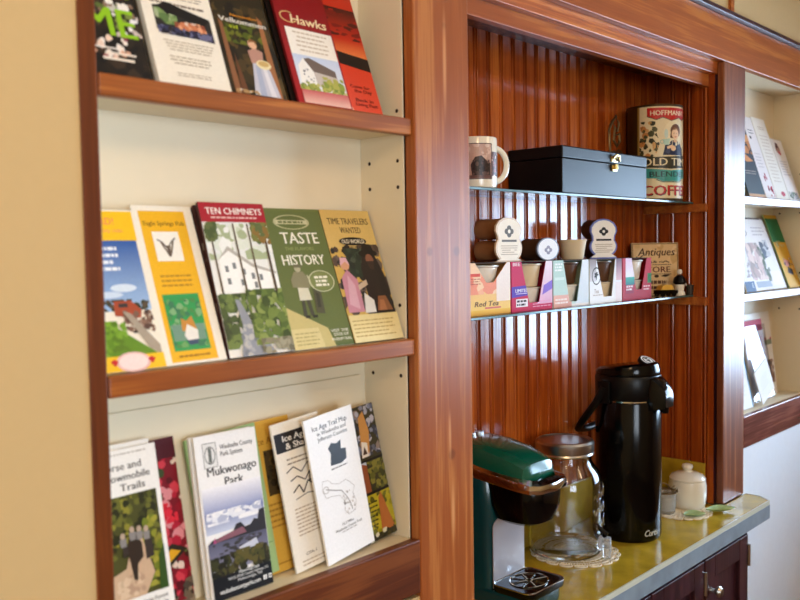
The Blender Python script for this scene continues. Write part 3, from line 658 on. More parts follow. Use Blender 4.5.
def a_muk(c):
    c.r(.12, .80, .33, .95, 'e8e6e2'); c.ring(.225, .875, .085, .055, .12, '4a4a4a'); c.curve([(.12, .80), (.33, .80), (.33, .95), (.12, .95), (.12, .80)], .008, '6a6a6a'); c.r(.2, .83, .25, .92, '6a6e6a')
    c.t('Waukesha County', .66, .915, .030, .54, '3c3c40'); c.t('Park System', .57, .872, .030, .36, '3c3c40')
    c.t('Mukwonago', .55, .775, .055, .80, '2e2e32'); c.t('Park', .56, .70, .055, .30, '2e2e32')
    c.g(.03, .50, .99, .68, 'f4f2f4', '7a86b8'); c.g(.03, .40, .99, .52, '6a76a8', 'c9cfe0'); c.b(.05, .45, .95, .53, 'e9e9ee d4d6e2 f4f2f2 b4bad0', 50, .09, 3, asp=.5)
    c.p('2e2c30', [(.03, .34), (.1, .365), (.3, .37), (.45, .39), (.50, .425), (.58, .43), (.64, .395), (.74, .40), (.80, .43), (.86, .42), (.90, .475), (.99, .48), (.99, .34)]); c.p('8a5a66', [(.15, .345), (.2, .37), (.6, .40), (.66, .36)]); c.p('b04a7a', [(.09, .33), (.15, .38), (.17, .33)])
    c.g(.03, .16, .99, .345, '5a5a70', '8a8aa0'); c.b(.1, .24, .9, .34, '3a3838 4a4650 6a6a80', 40, .06, 6, asp=.4); c.p('c9cbd8', [(.5, .28), (.8, .31), (.84, .25), (.6, .22)])
    c.b(.03, .13, .99, .26, '2a2a18 3c3c20 1e2014 4e4a26 34301c', 110, .06, 7); c.b(.4, .16, .9, .27, '4a4a22 5c5428', 30, .06, 8)
    c.r(.03, .0, .99, .14, '15171c'); c.t('Mukwonago Park', .62, .135, .018, .34, 'e0e0dc'); c.t('W325 S9945 County Highway LO', .60, .112, .017, .66, 'cfcfcb'); c.t('Mukwonago, WI', .62, .09, .017, .4, 'cfcfcb'); c.t('waukeshacountyparks.com', .45, .05, .028, .66, 'e8e8e4'); c.r(.83, .037, .89, .064, 'e8e8e4'); c.r(.92, .037, .97, .064, 'e8e8e4'); c.t('f', .86, .05, .020, .016, '15171c'); c.o(.945, .05, .014, .006, '15171c')
def a_green(c): c.r(.84, .2, .97, .205, '6f9058')
def a_ochre(c):
    c.t('Ice Age', .42, .865, .045, .54, '9a6a20'); c.r(.30, .50, .8, .80, '4a3a20'); c.b(.3, .5, .8, .8, '3a3018 5a4622 2c2414', 24, .08, 3); c.ln(.2, .28, .9, .46, 5, 'a8782a'); c.r(.1, .05, .95, .06, 'b07f2c')
def a_she(c):
    c.r(.03, .80, .98, .93, '1e1a18'); c.t('Ice Age', .44, .89, .042, .50, 'f4efe6'); c.t('& Sha', .42, .835, .042, .38, 'f4efe6')
    c.ln(.2, .70, .8, .76, 2, '8a7a68'); c.curve([(.15, .66), (.3, .69), (.45, .64), (.6, .69), (.8, .66)], .02, '4a4440'); c.curve([(.2, .60), (.35, .62), (.5, .58), (.62, .63), (.58, .56), (.75, .60)], .02, '3a3634'); c.curve([(.22, .52), (.36, .56), (.42, .50), (.55, .57), (.7, .52)], .025, '2e2a28'); c.r(.62, .575, .8, .595, '1e1a18'); c.curve([(.24, .47), (.5, .49), (.76, .47)], .015, '5a5450')
    c.ln(.18, .22, .85, .42, 8, 'b09a80'); c.t('CFA-1', .36, .10, .02, .22, '6a5a4c'); c.ln(.15, .02, .8, .07, 2, 'b8a48c')
def a_map(c):
    c.t('Ice Age Trail Map', .50, .925, .036, .72, '3a3634'); c.t('in Waukesha and', .52, .88, .027, .60, '4a4644'); c.t('Jefferson Counties', .52, .842, .027, .62, '4a4644')
    c.p('231f1e', [(.38, .64), (.42, .72), (.38, .76), (.46, .79), (.56, .775), (.66, .79), (.64, .73), (.74, .72), (.72, .65), (.60, .63)]); c.ln(.38, .60, .74, .625, 1, '6a6460')
    c.curve([(.13, .50), (.16, .56), (.27, .555), (.34, .52), (.48, .50), (.62, .51), (.70, .48), (.78, .44), (.72, .40), (.76, .34), (.72, .28), (.56, .27), (.50, .31), (.54, .36), (.46, .42), (.28, .44), (.18, .44), (.13, .50)], .007, 'b0a8a0')
    c.curve([(.20, .50), (.36, .47), (.50, .45), (.58, .40), (.64, .34), (.66, .29)], .012, '8a827a'); c.ring(.20, .495, .06, .025, .2, 'b0a8a0'); c.b(.5, .28, .74, .44, 'b8b0a8 9a928a d0c8c0', 26, .02, 4)
    c.t('14.2 Miles', .52, .225, .018, .24, '6a6460'); c.t('Waukesha County Trail', .52, .195, .018, .56, '7a746e'); c.ln(.36, .165, .7, .18, 1, 'a8a09a', centre=True)
def a_coll(c):
    c.b(0, .62, 1, 1, '5a5e70 7a7e90 3a3c48 a8a8b4 8a7a70', 90, .08, 3); c.r(0, .60, .14, 1, '2e2a26'); c.p('c08a4a', [(.42, .66), (.5, .92), (.66, .96), (.74, .80), (.64, .64)]); c.p('e0d8cc', [(.4, .62), (.46, .74), (.62, .72), (.6, .62)]); c.p('4a3428', [(.44, .64), (.52, .70), (.58, .64)])
    c.r(0, .585, 1, .60, '1a1816'); c.r(.02, .36, .48, .585, 'b0b6c4'); c.p('8a4a2a', [(.2, .36), (.34, .58), (.48, .56), (.48, .36)]); c.b(.48, .36, 1, .58, '5a5a24 7a7430 3c3c1a', 50, .08, 5); c.p('e6e2da', [(.04, .36), (.14, .36), (.2, .52), (.06, .54)])
    c.r(0, .34, 1, .36, '1a1816'); c.r(0, .05, 1, .34, 'a89a1e'); c.b(0, .05, 1, .34, '8a8420 b0a028 6a6a1c 5a5418', 60, .08, 6); c.p('a8622e', [(.55, .05), (.62, .3), (.72, .34), (.95, .05)]); c.ln(.05, .1, .6, .3, 6, '3a3814'); c.b(0, 0, 1, .07, '2a2a1a 4a4422 c9c4a8', 20, .06, 8)
leaflet('white Horse and Snowmobile Trails leaflet with riders on a sandy path', .5605, .047, LOW, .1035, .240, .005, a_horse, 'f1ede6', 9, tilt=-1, group=G3)
leaflet('white leaflet edge standing behind the horse trails leaflet', .5585, .0545, LOW, .101, .246, .004, lambda c: c.ln(.2, .9, .8, .95, 1, 'c4bcb2'), 'ece7df', 9, tilt=-1, group=G3)
leaflet('dark red flowery leaflet between the horse trails and Mukwonago leaflets', .613, .062, LOW, .092, .240, .003, a_flower, '7a1424', 9, tilt=-1.5, group=G3, edge='darkp')
leaflet('Mukwonago Park leaflet with a blue lake and white clouds', .720, .0425, LOW, .111, .238, .004, a_muk, 'f3f1ee', 9, group=G3)
leaflet('white leaflet edge just behind the Mukwonago Park leaflet', .7165, .050, LOW, .111, .2375, .004, lambda c: None, 'ece9e4', 9, group=G3)
leaflet('plain pale green card behind the Mukwonago Park leaflet', .7275, .056, LOW, .1285, .2335, .004, a_green, '9cba80', 9, tilt=-3.5, group=G3, edge='greenp', matte=True)
leaflet('ochre yellow booklet behind the white one with a black title band', .838, .063, LOW, .085, .239, .003, a_ochre, 'd6a642', 9, tilt=-2, group=G3, edge='ochre', matte=True)
leaflet('white leaflet with a black title band and squiggly line drawings', .876, .0395, LOW, .100, .236, .0035, a_she, 'efe6d6', 8, tilt=-5, group=G3)
leaflet('white Ice Age Trail Map leaflet with a small black state outline', .931, .026, LOW, .115, .237, .004, a_map, 'f5f3f0', 7, tilt=-5.5, yaw=4, group=G3)
leaflet('colourful photo collage leaflet at the right end of the bottom shelf', 1.036, .0485, LOW, .081, .232, .004, a_coll, '3a3624', 9, tilt=-5.5, group=G3, edge='dkraft')

# ------------------------------------------------------------------ leaflets, right bookcase
G4 = 'leaflets on the top shelf of the right bookcase'; G5 = 'leaflets on the middle shelf of the right bookcase'; G6 = 'leaflets on the bottom shelf of the right bookcase'
T2, MD2 = .148, -.139
M['slate'] = mat('slate_cover', '46525c', .5); M['yedge'] = mat('yellow_card_edge', 'd8c878', .6)
def a_slate(c):
    c.g(0, 0, 1, 1, '2a2438', '55636e'); c.r(0, .70, 1, .80, 'e0a878'); c.b(0, .55, 1, .72, '4a4a50 c98a5a 38404a', 20, .12, 3); c.p('d89a6a', [(.1, .48), (.5, .54), (.9, .46), (.5, .44)]); c.ln(.2, .28, .9, .34, 2, 'b0a8a4'); c.r(.0, 0, 1, .04, 'd8b090')
def a_red(c):
    c.ln(.3, .78, .8, .85, 2, '6a6a78'); c.o(.35, .74, .08, .02, '3a3a44'); c.b(.38, .20, .66, .32, 'b83a54 a02a48', 9, .07, 4); c.b(.4, .02, .9, .15, 'b01e40 8a1430 c43a58', 16, .09, 5); c.ln(.2, .36, .8, .56, 5, 'd0ccd4')
def a_cream(c): c.ln(.2, .2, .9, .8, 14, 'd8d0c8'); c.o(.6, .07, .16, .03, 'c4546a'); c.ln(.3, .85, .8, .9, 2, 'b8b0a8')
def a_face(c): c.o(.4, .84, .2, .08, 'b08a80'); c.p('5a3a3a', [(.25, .80), (.3, .95), (.5, .93), (.5, .86), (.35, .86)]); c.o(.48, .78, .12, .04, 'd0707a'); c.ln(.2, .4, .9, .66, 6, 'c0bcc4'); c.b(.1, .02, .9, .14, '7a8a7a a8a8b0 5a6a5a', 20, .1, 3)
leaflet('slate blue booklet with an orange band, leftmost on the right top shelf', 2.655, YB, T2, .132, .262, .004, a_slate, '46525c', 17, group=G4, edge='slate', matte=True)
leaflet('white leaflet with dark red lettering beside the slate booklet', 2.792, YB, T2, .086, .278, .006, a_red, 'f0ecf0', 18, group=G4, matte=True)
leaflet('white leaflet with a yellow rear edge, third on the right top shelf', 2.884, YB, T2, .112, .284, .004, a_cream, 'f2efe8', 18, group=G4, matte=True)
leaflet('yellow backed card behind the third leaflet on the right top shelf', 2.905, YB + .0075, T2, .118, .278, .004, lambda c: c.r(.86, 0, .93, 1, 'b8a450'), 'd8c878', 18, group=G4, edge='yedge', matte=True)
leaflet('short white leaflet with a reddish portrait near its top', 3.000, YB, T2, .098, .218, .004, a_face, 'f0ecea', 18, group=G4, matte=True)
def a_blue(c): c.r(0, 0, 1, .22, '4a6690'); c.t('E', .8, .14, .1, .12, 'dfe6f0'); c.b(0, .3, 1, .7, 'c9c4cc a8a0a8 e6e0e0', 24, .1, 3)
def a_pic(c): c.b(.05, .14, .55, .66, 'd8c0c0 c0a8a8 e6d4d0 a89a98 b8b0b8', 70, .08, 3); c.b(.5, .1, .66, .6, '5a6a5a 8a928a', 26, .05, 5); c.b(.55, .44, .86, .70, '5a6478 c9ccd4 8a90a0', 18, .06, 6); c.ring(.2, .8, .14, .05, .15, '9a94a0'); c.ln(.5, .75, .9, .9, 3, 'c0bcc4'); c.r(.62, .05, .95, .25, 'f6f4f4'); c.r(.1, .04, .55, .12, 'a8b4c8')
def a_yel(c): c.r(0, .62, 1, .95, '2f7a4a'); c.r(0, 0, 1, .62, 'e0ac34'); c.b(.1, .55, .8, .64, 'd8c890 a8a860', 14, .06, 3); c.o(.45, .33, .2, .05, 'e0a0a0'); c.p('3a3236', [(.3, .2), (.45, .28), (.75, .24), (.7, .16)]); c.b(.2, .15, .9, .4, 'c08a80 5a4a50 e6c8b0', 16, .06, 5)
leaflet('white leaflet with a blue foot at the left end of the right middle shelf', 2.640, YB, MD2, .075, .150, .003, a_blue, 'e9e8ee', 16, group=G5, matte=True)
leaflet('wide white leaflet with a pale pink picture on the right middle shelf', 2.722, .031, MD2, .268, .240, .005, a_pic, 'eeecee', 20, group=G5, edge='dkraft', matte=True)
leaflet('dark edged booklet behind the white picture leaflet on the right middle shelf', 2.790, .038, MD2, .212, .246, .004, lambda c: c.r(.9, 0, 1, 1, 'd8c8c4'), '6a5450', 20, group=G5, edge='dkraft', matte=True)
leaflet('green and yellow leaflet at the right end of the right middle shelf', 3.000, YB, MD2, .112, .258, .004, a_yel, 'e0ac34', 20, group=G5, edge='greenp', matte=True)
M['blue'] = mat('bright_blue_edge', '1a7fb0', .4)
def a_bl2(c): c.r(.94, 0, 1, 1, '1a7fb0'); c.ln(.1, .2, .8, .8, 8, 'dfe4ea')
leaflet('white booklet with a bright blue edge leaning at the left of the right bottom shelf', 2.636, .043, LOW, .106, .180, .006, a_bl2, 'eceff4', 12, tilt=0, group=G6, edge='blue', matte=True)
leaflet('plain white folded sheet beside the blue edged booklet', 2.795, .034, LOW, .120, .110, .003, lambda c: c.ln(.2, .3, .8, .7, 5, 'e0e0e6'), 'f2f2f4', 8, tilt=-20, group=G6, matte=True)
def a_hold(c): c.r(0, .86, 1, 1, 'b01846'); c.p('e8c8d0', [(.3, .5), (.9, .48), (.9, .78), (.3, .80)]); c.o(.62, .65, .2, .10, 'c4707f'); c.ln(.15, .1, .85, .42, 7, 'cfc8cc')
o = leaflet('leaflet with a crimson top band in a clear acrylic holder, right bottom shelf', 2.795, .064, LOW, .165, .262, .004, a_hold, 'f0e8ea', 9, group=G6, matte=True)
mb = MB(); mb.box(-.004, .169, -.008, -.006, .002, .245, b=.0005); mb.box(-.004, -.002, -.006, .008, .002, .245); mb.box(.167, .169, -.006, .008, .002, .245)
mb.build('holder', 'clear', o, smooth=False)
def a_squ(c): c.b(.02, .62, .98, .72, 'c03a54 a82a44', 10, .08, 3); c.r(.66, .60, .98, .66, '7a8a70'); c.r(.62, .30, .9, .42, '5a4a4a'); c.r(.64, .14, .95, .26, '7a5648'); c.b(.62, .14, .95, .42, '4a3a3a 8a6a5a b09080', 26, .05, 5); c.r(.2, .16, .5, .3, '8a5a40'); c.ln(.1, .45, .6, .6, 4, 'd0c8c0')
leaflet('white card with small square photographs behind the acrylic holder', 2.850, .0845, LOW, .215, .280, .003, a_squ, 'efeae2', 7, group=G6)

# ------------------------------------------------------------------ upper glass shelf
def wrap(r, ang0, c=(0, 0, 0), z0=0):
    """map a printed sheet round an upright cylinder; sheet centre faces angle ang0"""
    def fn(x, z, k): raise NotImplementedError
    return fn
def wrapped(par, name, r, w, h, ang, z0, art, base, m='print'):
    def fn(x, z, k):
        a = ang + (x - w / 2) / r; q = r + .0003 + k * .00003
        return Vector((q * math.cos(a), q * math.sin(a), z + z0))
    n = max(4, int(w / r / R_(6)))
    c = Cover(w, h, base, fn, [w * i / n for i in range(1, n)]); art(c); return c.build(name, par, m)
ZU, ZM = .1282, -.1328
t = thing('mug', 'cream coffee mug printed with an old steam engine photo on the upper glass shelf', 'mug', (1.478, .142, ZU))
mb = MB(); mb.lathe([(0, 0), (.036, 0), (.041, .004), (.0425, .012), (.0425, .100), (.0415, .106), (.0405, .107), (.0395, .105), (.0392, .012), (.034, .006), (0, .006)], n=48)
mb.build('cup', 'mugc', t)
mb = MB(); ha = R_(-22)
pts = []
for i in range(17):
    a = R_(98 - 196 * i / 16); rr = .040 + .033 * math.cos(a); zz = .053 + .036 * math.sin(a)
    pts.append((rr * math.cos(ha), rr * math.sin(ha), zz))
mb.tube(pts, .0062, 10); mb.build('handle', 'mugc', t)
def a_loco(c):
    c.g(0, 0, 1, 1, 'c9a596', 'b88f80'); c.b(0, .55, 1, 1, 'd8b8a8 c4a090 dcc4b8', 24, .12, 2)
    c.p('3a2a28', [(.18, .08), (.12, .4), (.3, .62), (.55, .66), (.8, .5), (.95, .45), (.95, .08)]); c.b(.2, .1, .9, .55, '2a1c1c 4a3634 6a504a 1e1414', 44, .09, 3); c.o(.38, .42, .13, .12, '241a1a'); c.o(.38, .42, .07, .065, '5a4440')
    c.r(.0, .02, 1, .1, '6a4a44'); c.curve([(0, 0), (1, 0), (1, 1), (0, 1), (0, 0)], .03, '3a2a2a')
camdir = math.atan2(-1 - .142, -1.478)
wrapped(t, 'picture', .0425, .052, .072, camdir + .16, .020, a_loco, 'b88f80')
wrapped(t, 'picture', .0425, .030, .050, camdir + 1.12, .026, lambda c: (c.b(0, 0, 1, 1, '5a3a34 8a5a50 d8c0b0 3a2622 a84a40', 40, .12, 6)), '6a4a40')
# black box
bl = (1.706, .078, ZU); bw, bd, bh = .400, .147, .106
t = thing('wooden_box', 'large black lidded box with a brass latch on the upper glass shelf', 'box', bl)
mb = MB(); mb.box(0, bw, 0, bd, 0, bh * .735, b=.002); mb.build('body', 'leather', t, smooth=False)
mb = MB(); mb.box(-.001, bw + .001, -.001, bd + .001, bh * .745, bh, b=.003); mb.build('lid', 'leather', t, smooth=False)
mb = MB(); lx = .215
mb.box(lx, lx + .030, -.0035, -.0005, bh * .77, bh * .90, b=.001); mb.tube([(lx + .004, -.006, bh * .86), (lx + .014, -.009, bh * .93), (lx + .026, -.009, bh * .90), (lx + .032, -.006, bh * .80)], .0032, 8)
mb.box(lx + .003, lx + .027, -.0035, -.0005, bh * .56, bh * .70, b=.001); mb.lathe([(0, -.006), (.006, -.006), (.006, .006), (0, .006)], (lx + .015, -.006, bh * .66), 12)
mb.build('latch', 'brass', t)
# coffee tin
t = thing('coffee_tin', 'tall old coffee tin with a red name band and a drinking woman on its label', 'tin', (2.290, .148, ZU))
tr, th = .0745, .258
mb = MB(); mb.lathe([(0, 0), (tr, 0), (tr + .001, .002), (tr, .004), (tr, th - .004), (tr + .0015, th - .002), (tr + .0015, th), (tr - .002, th + .0005), (tr - .003, th - .006), (0, th - .007)], n=64); mb.build('can', 'tin', t)
td = math.atan2(-1.142, -2.305)
def a_tin(c):
    c.r(0, 0, 1, 1, 'ead9ae')
    c.b(.03, .40, .36, .84, '3a3a24 4a4a2c c9894a d8a868 2c2c1c', 50, .05, 4); c.r(0, .0, .035, 1, 'a8823c'); c.r(.965, 0, 1, 1, 'a8823c'); c.p('ead9ae', [(.28, .45), (.36, .6), (.30, .72), (.40, .84), (.9, .84), (.9, .45)])
    c.p('c4221e', [(.16, .985), (.16, .90), (.30, .86), (.40, .885), (.55, .85), (.70, .885), (.80, .86), (.94, .90), (.94, .985)]); c.t("HOFFMANN'S", .54, .93, .055, .66, 'f4e6c4')
    c.curve([(.16, .895), (.30, .855), (.40, .88), (.55, .845), (.70, .88), (.80, .855), (.94, .895)], .012, '4a2a1a')
    # woman raising a cup
    c.o(.60, .71, .19, .14, 'f0e2bc'); c.p('27304e', [(.40, .47), (.44, .58), (.56, .63), (.70, .62), (.80, .54), (.82, .47)]); c.p('3c486a', [(.44, .50), (.52, .60), (.56, .56), (.50, .48)])
    c.o(.63, .735, .105, .075, '6a4630'); c.p('6a4630', [(.53, .72), (.52, .66), (.58, .65), (.58, .74)]); c.o(.62, .70, .075, .058, 'f0c9a0'); c.p('8a6040', [(.54, .73), (.60, .775), (.70, .765), (.70, .72), (.66, .745), (.58, .745)])
    c.r(.585, .705, .605, .711, '3a2418'); c.r(.64, .705, .66, .711, '3a2418'); c.p('c4423a', [(.60, .672), (.65, .674), (.64, .664), (.61, .664)]); c.p('e0b890', [(.59, .64), (.65, .64), (.66, .61), (.58, .61)])
    c.p('b8d8c8', [(.40, .64), (.52, .65), (.50, .58), (.42, .58)]); c.ring(.39, .615, .035, .022, .3, '8fb8a8'); c.p('f0c9a0', [(.46, .56), (.56, .585), (.57, .555), (.48, .535)]); c.o(.58, .545, .05, .03, 'f0c9a0'); c.o(.455, .70, .03, .05, 'c9dcd0')
    c.p('33301f', [(.02, .48), (.30, .45), (.54, .455), (.98, .48), (.98, .345), (.54, .32), (.02, .345)]); c.t('OLD TIME', .52, .40, .085, .86, 'f2e2b8')
    c.p('3f9a90', [(.12, .33), (.54, .305), (.96, .33), (.96, .225), (.78, .215), (.70, .185), (.40, .185), (.30, .215), (.12, .225)]); c.t('BLENDED', .54, .265, .06, .68, '1e3a3a')
    c.curve([(.30, .205), (.40, .178), (.70, .178), (.78, .205)], .01, '2a5a54')
    c.t('COFFEE', .525, .085, .115, .86, '1e1a16'); c.t('COFFEE', .515, .09, .11, .86, 'c4221e')
wrapped(t, 'label', tr, tr * 2.3, th - .012, td + .52, .006, a_tin, 'ead9ae')
# bronze trinket
t = thing('trinket', 'little bronze wire trinket peeping over the back of the black box', 'ornament', (2.165, .203, ZU))
M2 = MB(); M2.box(-.030, .030, -.012, .012, 0, .012, b=.003); M2.box(-.012, .012, -.007, .007, .012, .10, b=.004); M2.build('foot', 'wire', t)
mb = MB()
mb.tube([(-.008, 0, .10), (-.018, 0, .15), (-.020, 0, .19), (-.008, 0, .215), (.003, 0, .20), (-.002, 0, .165), (.010, 0, .15), (.022, 0, .165), (.020, 0, .185), (.006, 0, .18)], .0032, 8)
mb.tube([(.004, 0, .10), (.016, -.004, .12), (.030, 0, .118), (.036, .004, .105)], .003, 8); mb.tube([(.022 + .012 * math.cos(R_(20 * i)), .002, .128 + .012 * math.sin(R_(20 * i))) for i in range(18)], .0028, 6, closed=True)
bmesh.ops.scale(mb.bm, vec=(1.35, 1, 1), verts=mb.bm.verts[:]); mb.tube([(-.028, 0, .125), (-.005, 0, .135), (.022, 0, .13)], .004, 8); mb.tube([(-.020, 0, .205), (.010, 0, .232), (.024, 0, .215), (.016, 0, .19)], .0035, 8); mb.build('wirework', 'wire', t)

# ------------------------------------------------------------------ lower glass shelf: cartons and pods
GC = 'coffee pod cartons on the lower glass shelf'; GP = 'coffee pods showing in the carton windows'; GT = 'two lobed pod sampler packs on the cartons'
def carton(x, w, label, win, art, base, podc, side='carton', h=.108, d=.105, y=.104):
    """carton with a die-cut window in its front: win = top left, top right, bottom left, bottom right, bottom height"""
    a, b, c0, d0, v = win; o = thing('pod_carton', label, 'carton', (x, y, ZM), group=GC)
    th = .0014; mb = MB()
    mb.mi = 0
    mb.box(0, th, 0, d, 0, h); mb.box(w - th, w, 0, d, 0, h); mb.box(th, w - th, d - th, d, 0, h); mb.box(th, w - th, 0, d, 0, th); mb.mi = 1; mb.box(th, w - th, .0015, d - th, h - th, h); mb.mi = 0
    L = [(th, th), (c0 * w, th), (c0 * w, v * h), (a * w, h - th * 0), (th, h)]; Rr = [(w - th, th), (w - th, h), (b * w, h), (d0 * w, v * h), (d0 * w, th)]
    mb.prism(L, 0, th); mb.prism(Rr, 0, th); mb.prism([(c0 * w, th), (d0 * w, th), (d0 * w, v * h), (c0 * w, v * h)], 0, th)
    mb.build('carton_body', [side, 'cartonin'], o, smooth=False)
    # printing, cut to the same outline
    c = Cover(w, h, None); art(c)
    reg = [[(0, 0), (c0, 0), (c0, v), (a, 1), (0, 1)], [(d0, 0), (1, 0), (1, 1), (b, 1), (d0, v)], [(c0, 0), (d0, 0), (d0, v), (c0, v)]]
    geo = c.bm; keep = bmesh.new(); kl = keep.loops.layers.float_color.new('Col')
    for rg in reg:
        cp = geo.copy(); n = len(rg)
        for i in range(n):
            p, q = rg[i], rg[(i + 1) % n]; dx, dz = (q[0] - p[0]) * w, (q[1] - p[1]) * h
            bmesh.ops.bisect_plane(cp, geom=cp.verts[:] + cp.edges[:] + cp.faces[:], plane_co=(p[0] * w, 0, p[1] * h), plane_no=(dz, 0, -dx), clear_outer=True)
        cl = cp.loops.layers.float_color['Col']
        for f in cp.faces:
            nf = keep.faces.new([keep.verts.new(v_.co) for v_ in f.verts])
            for l1, l2 in zip(nf.loops, f.loops): l1[kl] = l2[cl]
        cp.free()
    geo.free(); c.bm = keep; c.build('front_print', o, 'matte_print')
    cx = min(x + w - .048, x + (a + b + c0 + d0) / 4 * w + .024)
    zz = ZM + th + .0004
    for k, m in enumerate(podc):
        pd = thing('coffee_pod', '', 'coffee pod', (cx, y + .0505, zz), group=GP); pd['_m'] = m
        q = MB(); q.lathe([(0, 0), (.031, 0), (.0335, .003), (.0405, .044), (.043, .0455), (.043, .0475), (0, .0478)] if k == 0 else [(0, 0), (.034, 0), (.036, .003), (.0425, .046), (.046, .048), (.046, .050), (0, .0505)], n=36); q.build('cup', m, pd)
        q = MB(); q.lathe([(0, .0479), (.0425, .0479), (.0425, .0484), (0, .0488)] if k == 0 else [(0, .0506), (.0455, .0506), (.0455, .0512), (0, .0516)], n=36); q.build('foil_lid', 'foil', pd)
        pd['label'] = POD[len(pods)]; del pd['_m']; pods.append(pd); zz += .0494
    return o
pods = []
POD = ['pale pod low in the orange carton beside the post', 'pale pod showing at the top of the orange carton', 'small pale pod low in the magenta carton', 'beige pod in the upper window of the magenta carton', 'pale pod low in the mint green carton', 'dark brown pod in the upper window of the mint green carton', 'beige pod low in the white carton with a round black emblem', 'dark brown pod in the upper window of the white emblem carton', 'pale pod low in the red carton', 'white pod in the upper window of the red carton']
def a_c1(c):
    c.g(0, 0, 1, 1, 'f2b89a', 'f4cf6a'); c.b(0, .4, .7, 1, 'f0987a f4b48e f8d0a8 ee8468', 26, .16, 3); c.g(.66, .25, 1, 1, 'f6ece6', 'f4e4d8'); c.r(.05, .74, .28, .80, 'd8503c'); c.ln(.05, .58, .3, .72, 3, 'b8604a'); c.g(0, 0, 1, .10, 'f0c24a', 'd89a2a')
    c.t('Red Tea', .42, .22, .10, .56, '5a4438', shear=.35); c.r(.38, .115, .76, .15, 'd8786a')
def a_c2(c):
    c.g(0, 0, 1, 1, 'c81e58', 'c4184a'); c.g(.62, .12, 1, 1, 'f2e4f0', 'dfa8c8'); c.p('8a6ad0', [(.74, .3), (1, .42), (1, .6), (.78, .5)]); c.t('BEE', .12, .95, .07, .17, 'f4e6ec'); c.p('5a3ab0', [(0, .28), (.42, .32), (.36, .52), (0, .5)]); c.t('LIMITED', .24, .42, .07, .30, 'f4eef8'); c.r(.1, .35, .36, .365, 'd8c8f0')
    c.r(.10, .09, .38, .25, 'f4eaf0'); c.ln(.12, .10, .37, .24, 2, '3a2a34', fill=.6); c.ln(.5, .05, .98, .2, 3, 'e89ab8')
def a_c3(c):
    c.g(0, 0, 1, 1, 'b8d8d0', 'c4dcd4'); c.g(.62, 0, 1, 1, 'e2eaf0', 'd0dce4'); c.ln(.05, .76, .26, .95, 3, 'f0f6f4', fill=.6); c.r(.04, .58, .3, .64, 'd8ece6'); c.g(0, 0, .5, .26, 'ecb8a8', 'd89a88'); c.ln(.05, .06, .4, .2, 2, 'f6e6de', fill=.5); c.r(.5, 0, 1, .05, 'efe8e4')
def a_c4(c):
    c.g(0, 0, 1, 1, 'e6ecf2', 'f2f0ee'); c.g(0, .5, .2, 1, '8a7a78', 'd8d4d8'); c.ring(.20, .62, .135, .2, .14, '2a2622', n=26); c.p('3a3430', [(.14, .68), (.24, .72), (.20, .52)]); c.curve([(.14, .6), (.26, .66)], .025, '3a3430'); c.t('Tea', .2, .28, .1, .14, 'a8988c'); c.ln(.1, .16, .4, .22, 1, 'b8aca4'); c.g(.82, .5, 1, 1, '6a4a5a', 'e0b8c0'); c.r(.8, 0, 1, .46, 'f0e2e2')
def a_c5(c):
    c.g(0, 0, 1, 1, 'c01830', 'a8102a'); c.g(.1, .55, .42, 1, 'e8c8e0', 'eef0f8'); c.g(.1, .36, .4, .55, '4ab0a0', '2a7a84'); c.r(.86, .38, 1, .62, '2f7a3e'); c.g(.1, .16, .38, .36, 'b02048', '8a1a3a'); c.ln(.12, .22, .36, .36, 2, 'f0dfe4', fill=.6); c.ln(.72, .2, .96, .34, 2, 'f0c0c4', fill=.5); c.ring(.95, .5, .05, .08, .3, '1e5a2c')
M['c_org'] = mat('orange_carton', 'eab070', .5); M['c_mag'] = mat('magenta_carton', 'b81e50', .5); M['c_mint'] = mat('mint_carton', 'b8d4cc', .5); M['c_red'] = mat('red_carton', 'b0162c', .5)
carton(1.395, .1445, 'orange and yellow pod carton standing against the wide post', (.16, .92, .42, .60, .62), a_c1, 'f2b89a', ('podwhite', 'podwhite'), 'c_org')
carton(1.5445, .158, 'magenta pod carton with a purple patch, second from the post', (.23, .84, .42, .66, .16), a_c2, 'c81e58', ('podwhite', 'podbeige'), 'c_mag')
carton(1.707, .154, 'mint green pod carton, third from the post', (.27, .82, .44, .66, .10), a_c3, 'b8d8d0', ('podwhite', 'poddark'), 'c_mint')
carton(1.866, .156, 'white pod carton with a round black emblem', (.20, .80, .42, .68, .14), a_c4, 'f0f0f0', ('podbeige', 'poddark'))
carton(2.027, .155, 'red pod carton at the right end of the carton row', (.30, .84, .46, .66, .24), a_c5, 'c01830', ('podwhite', 'podwhite'), 'c_red')
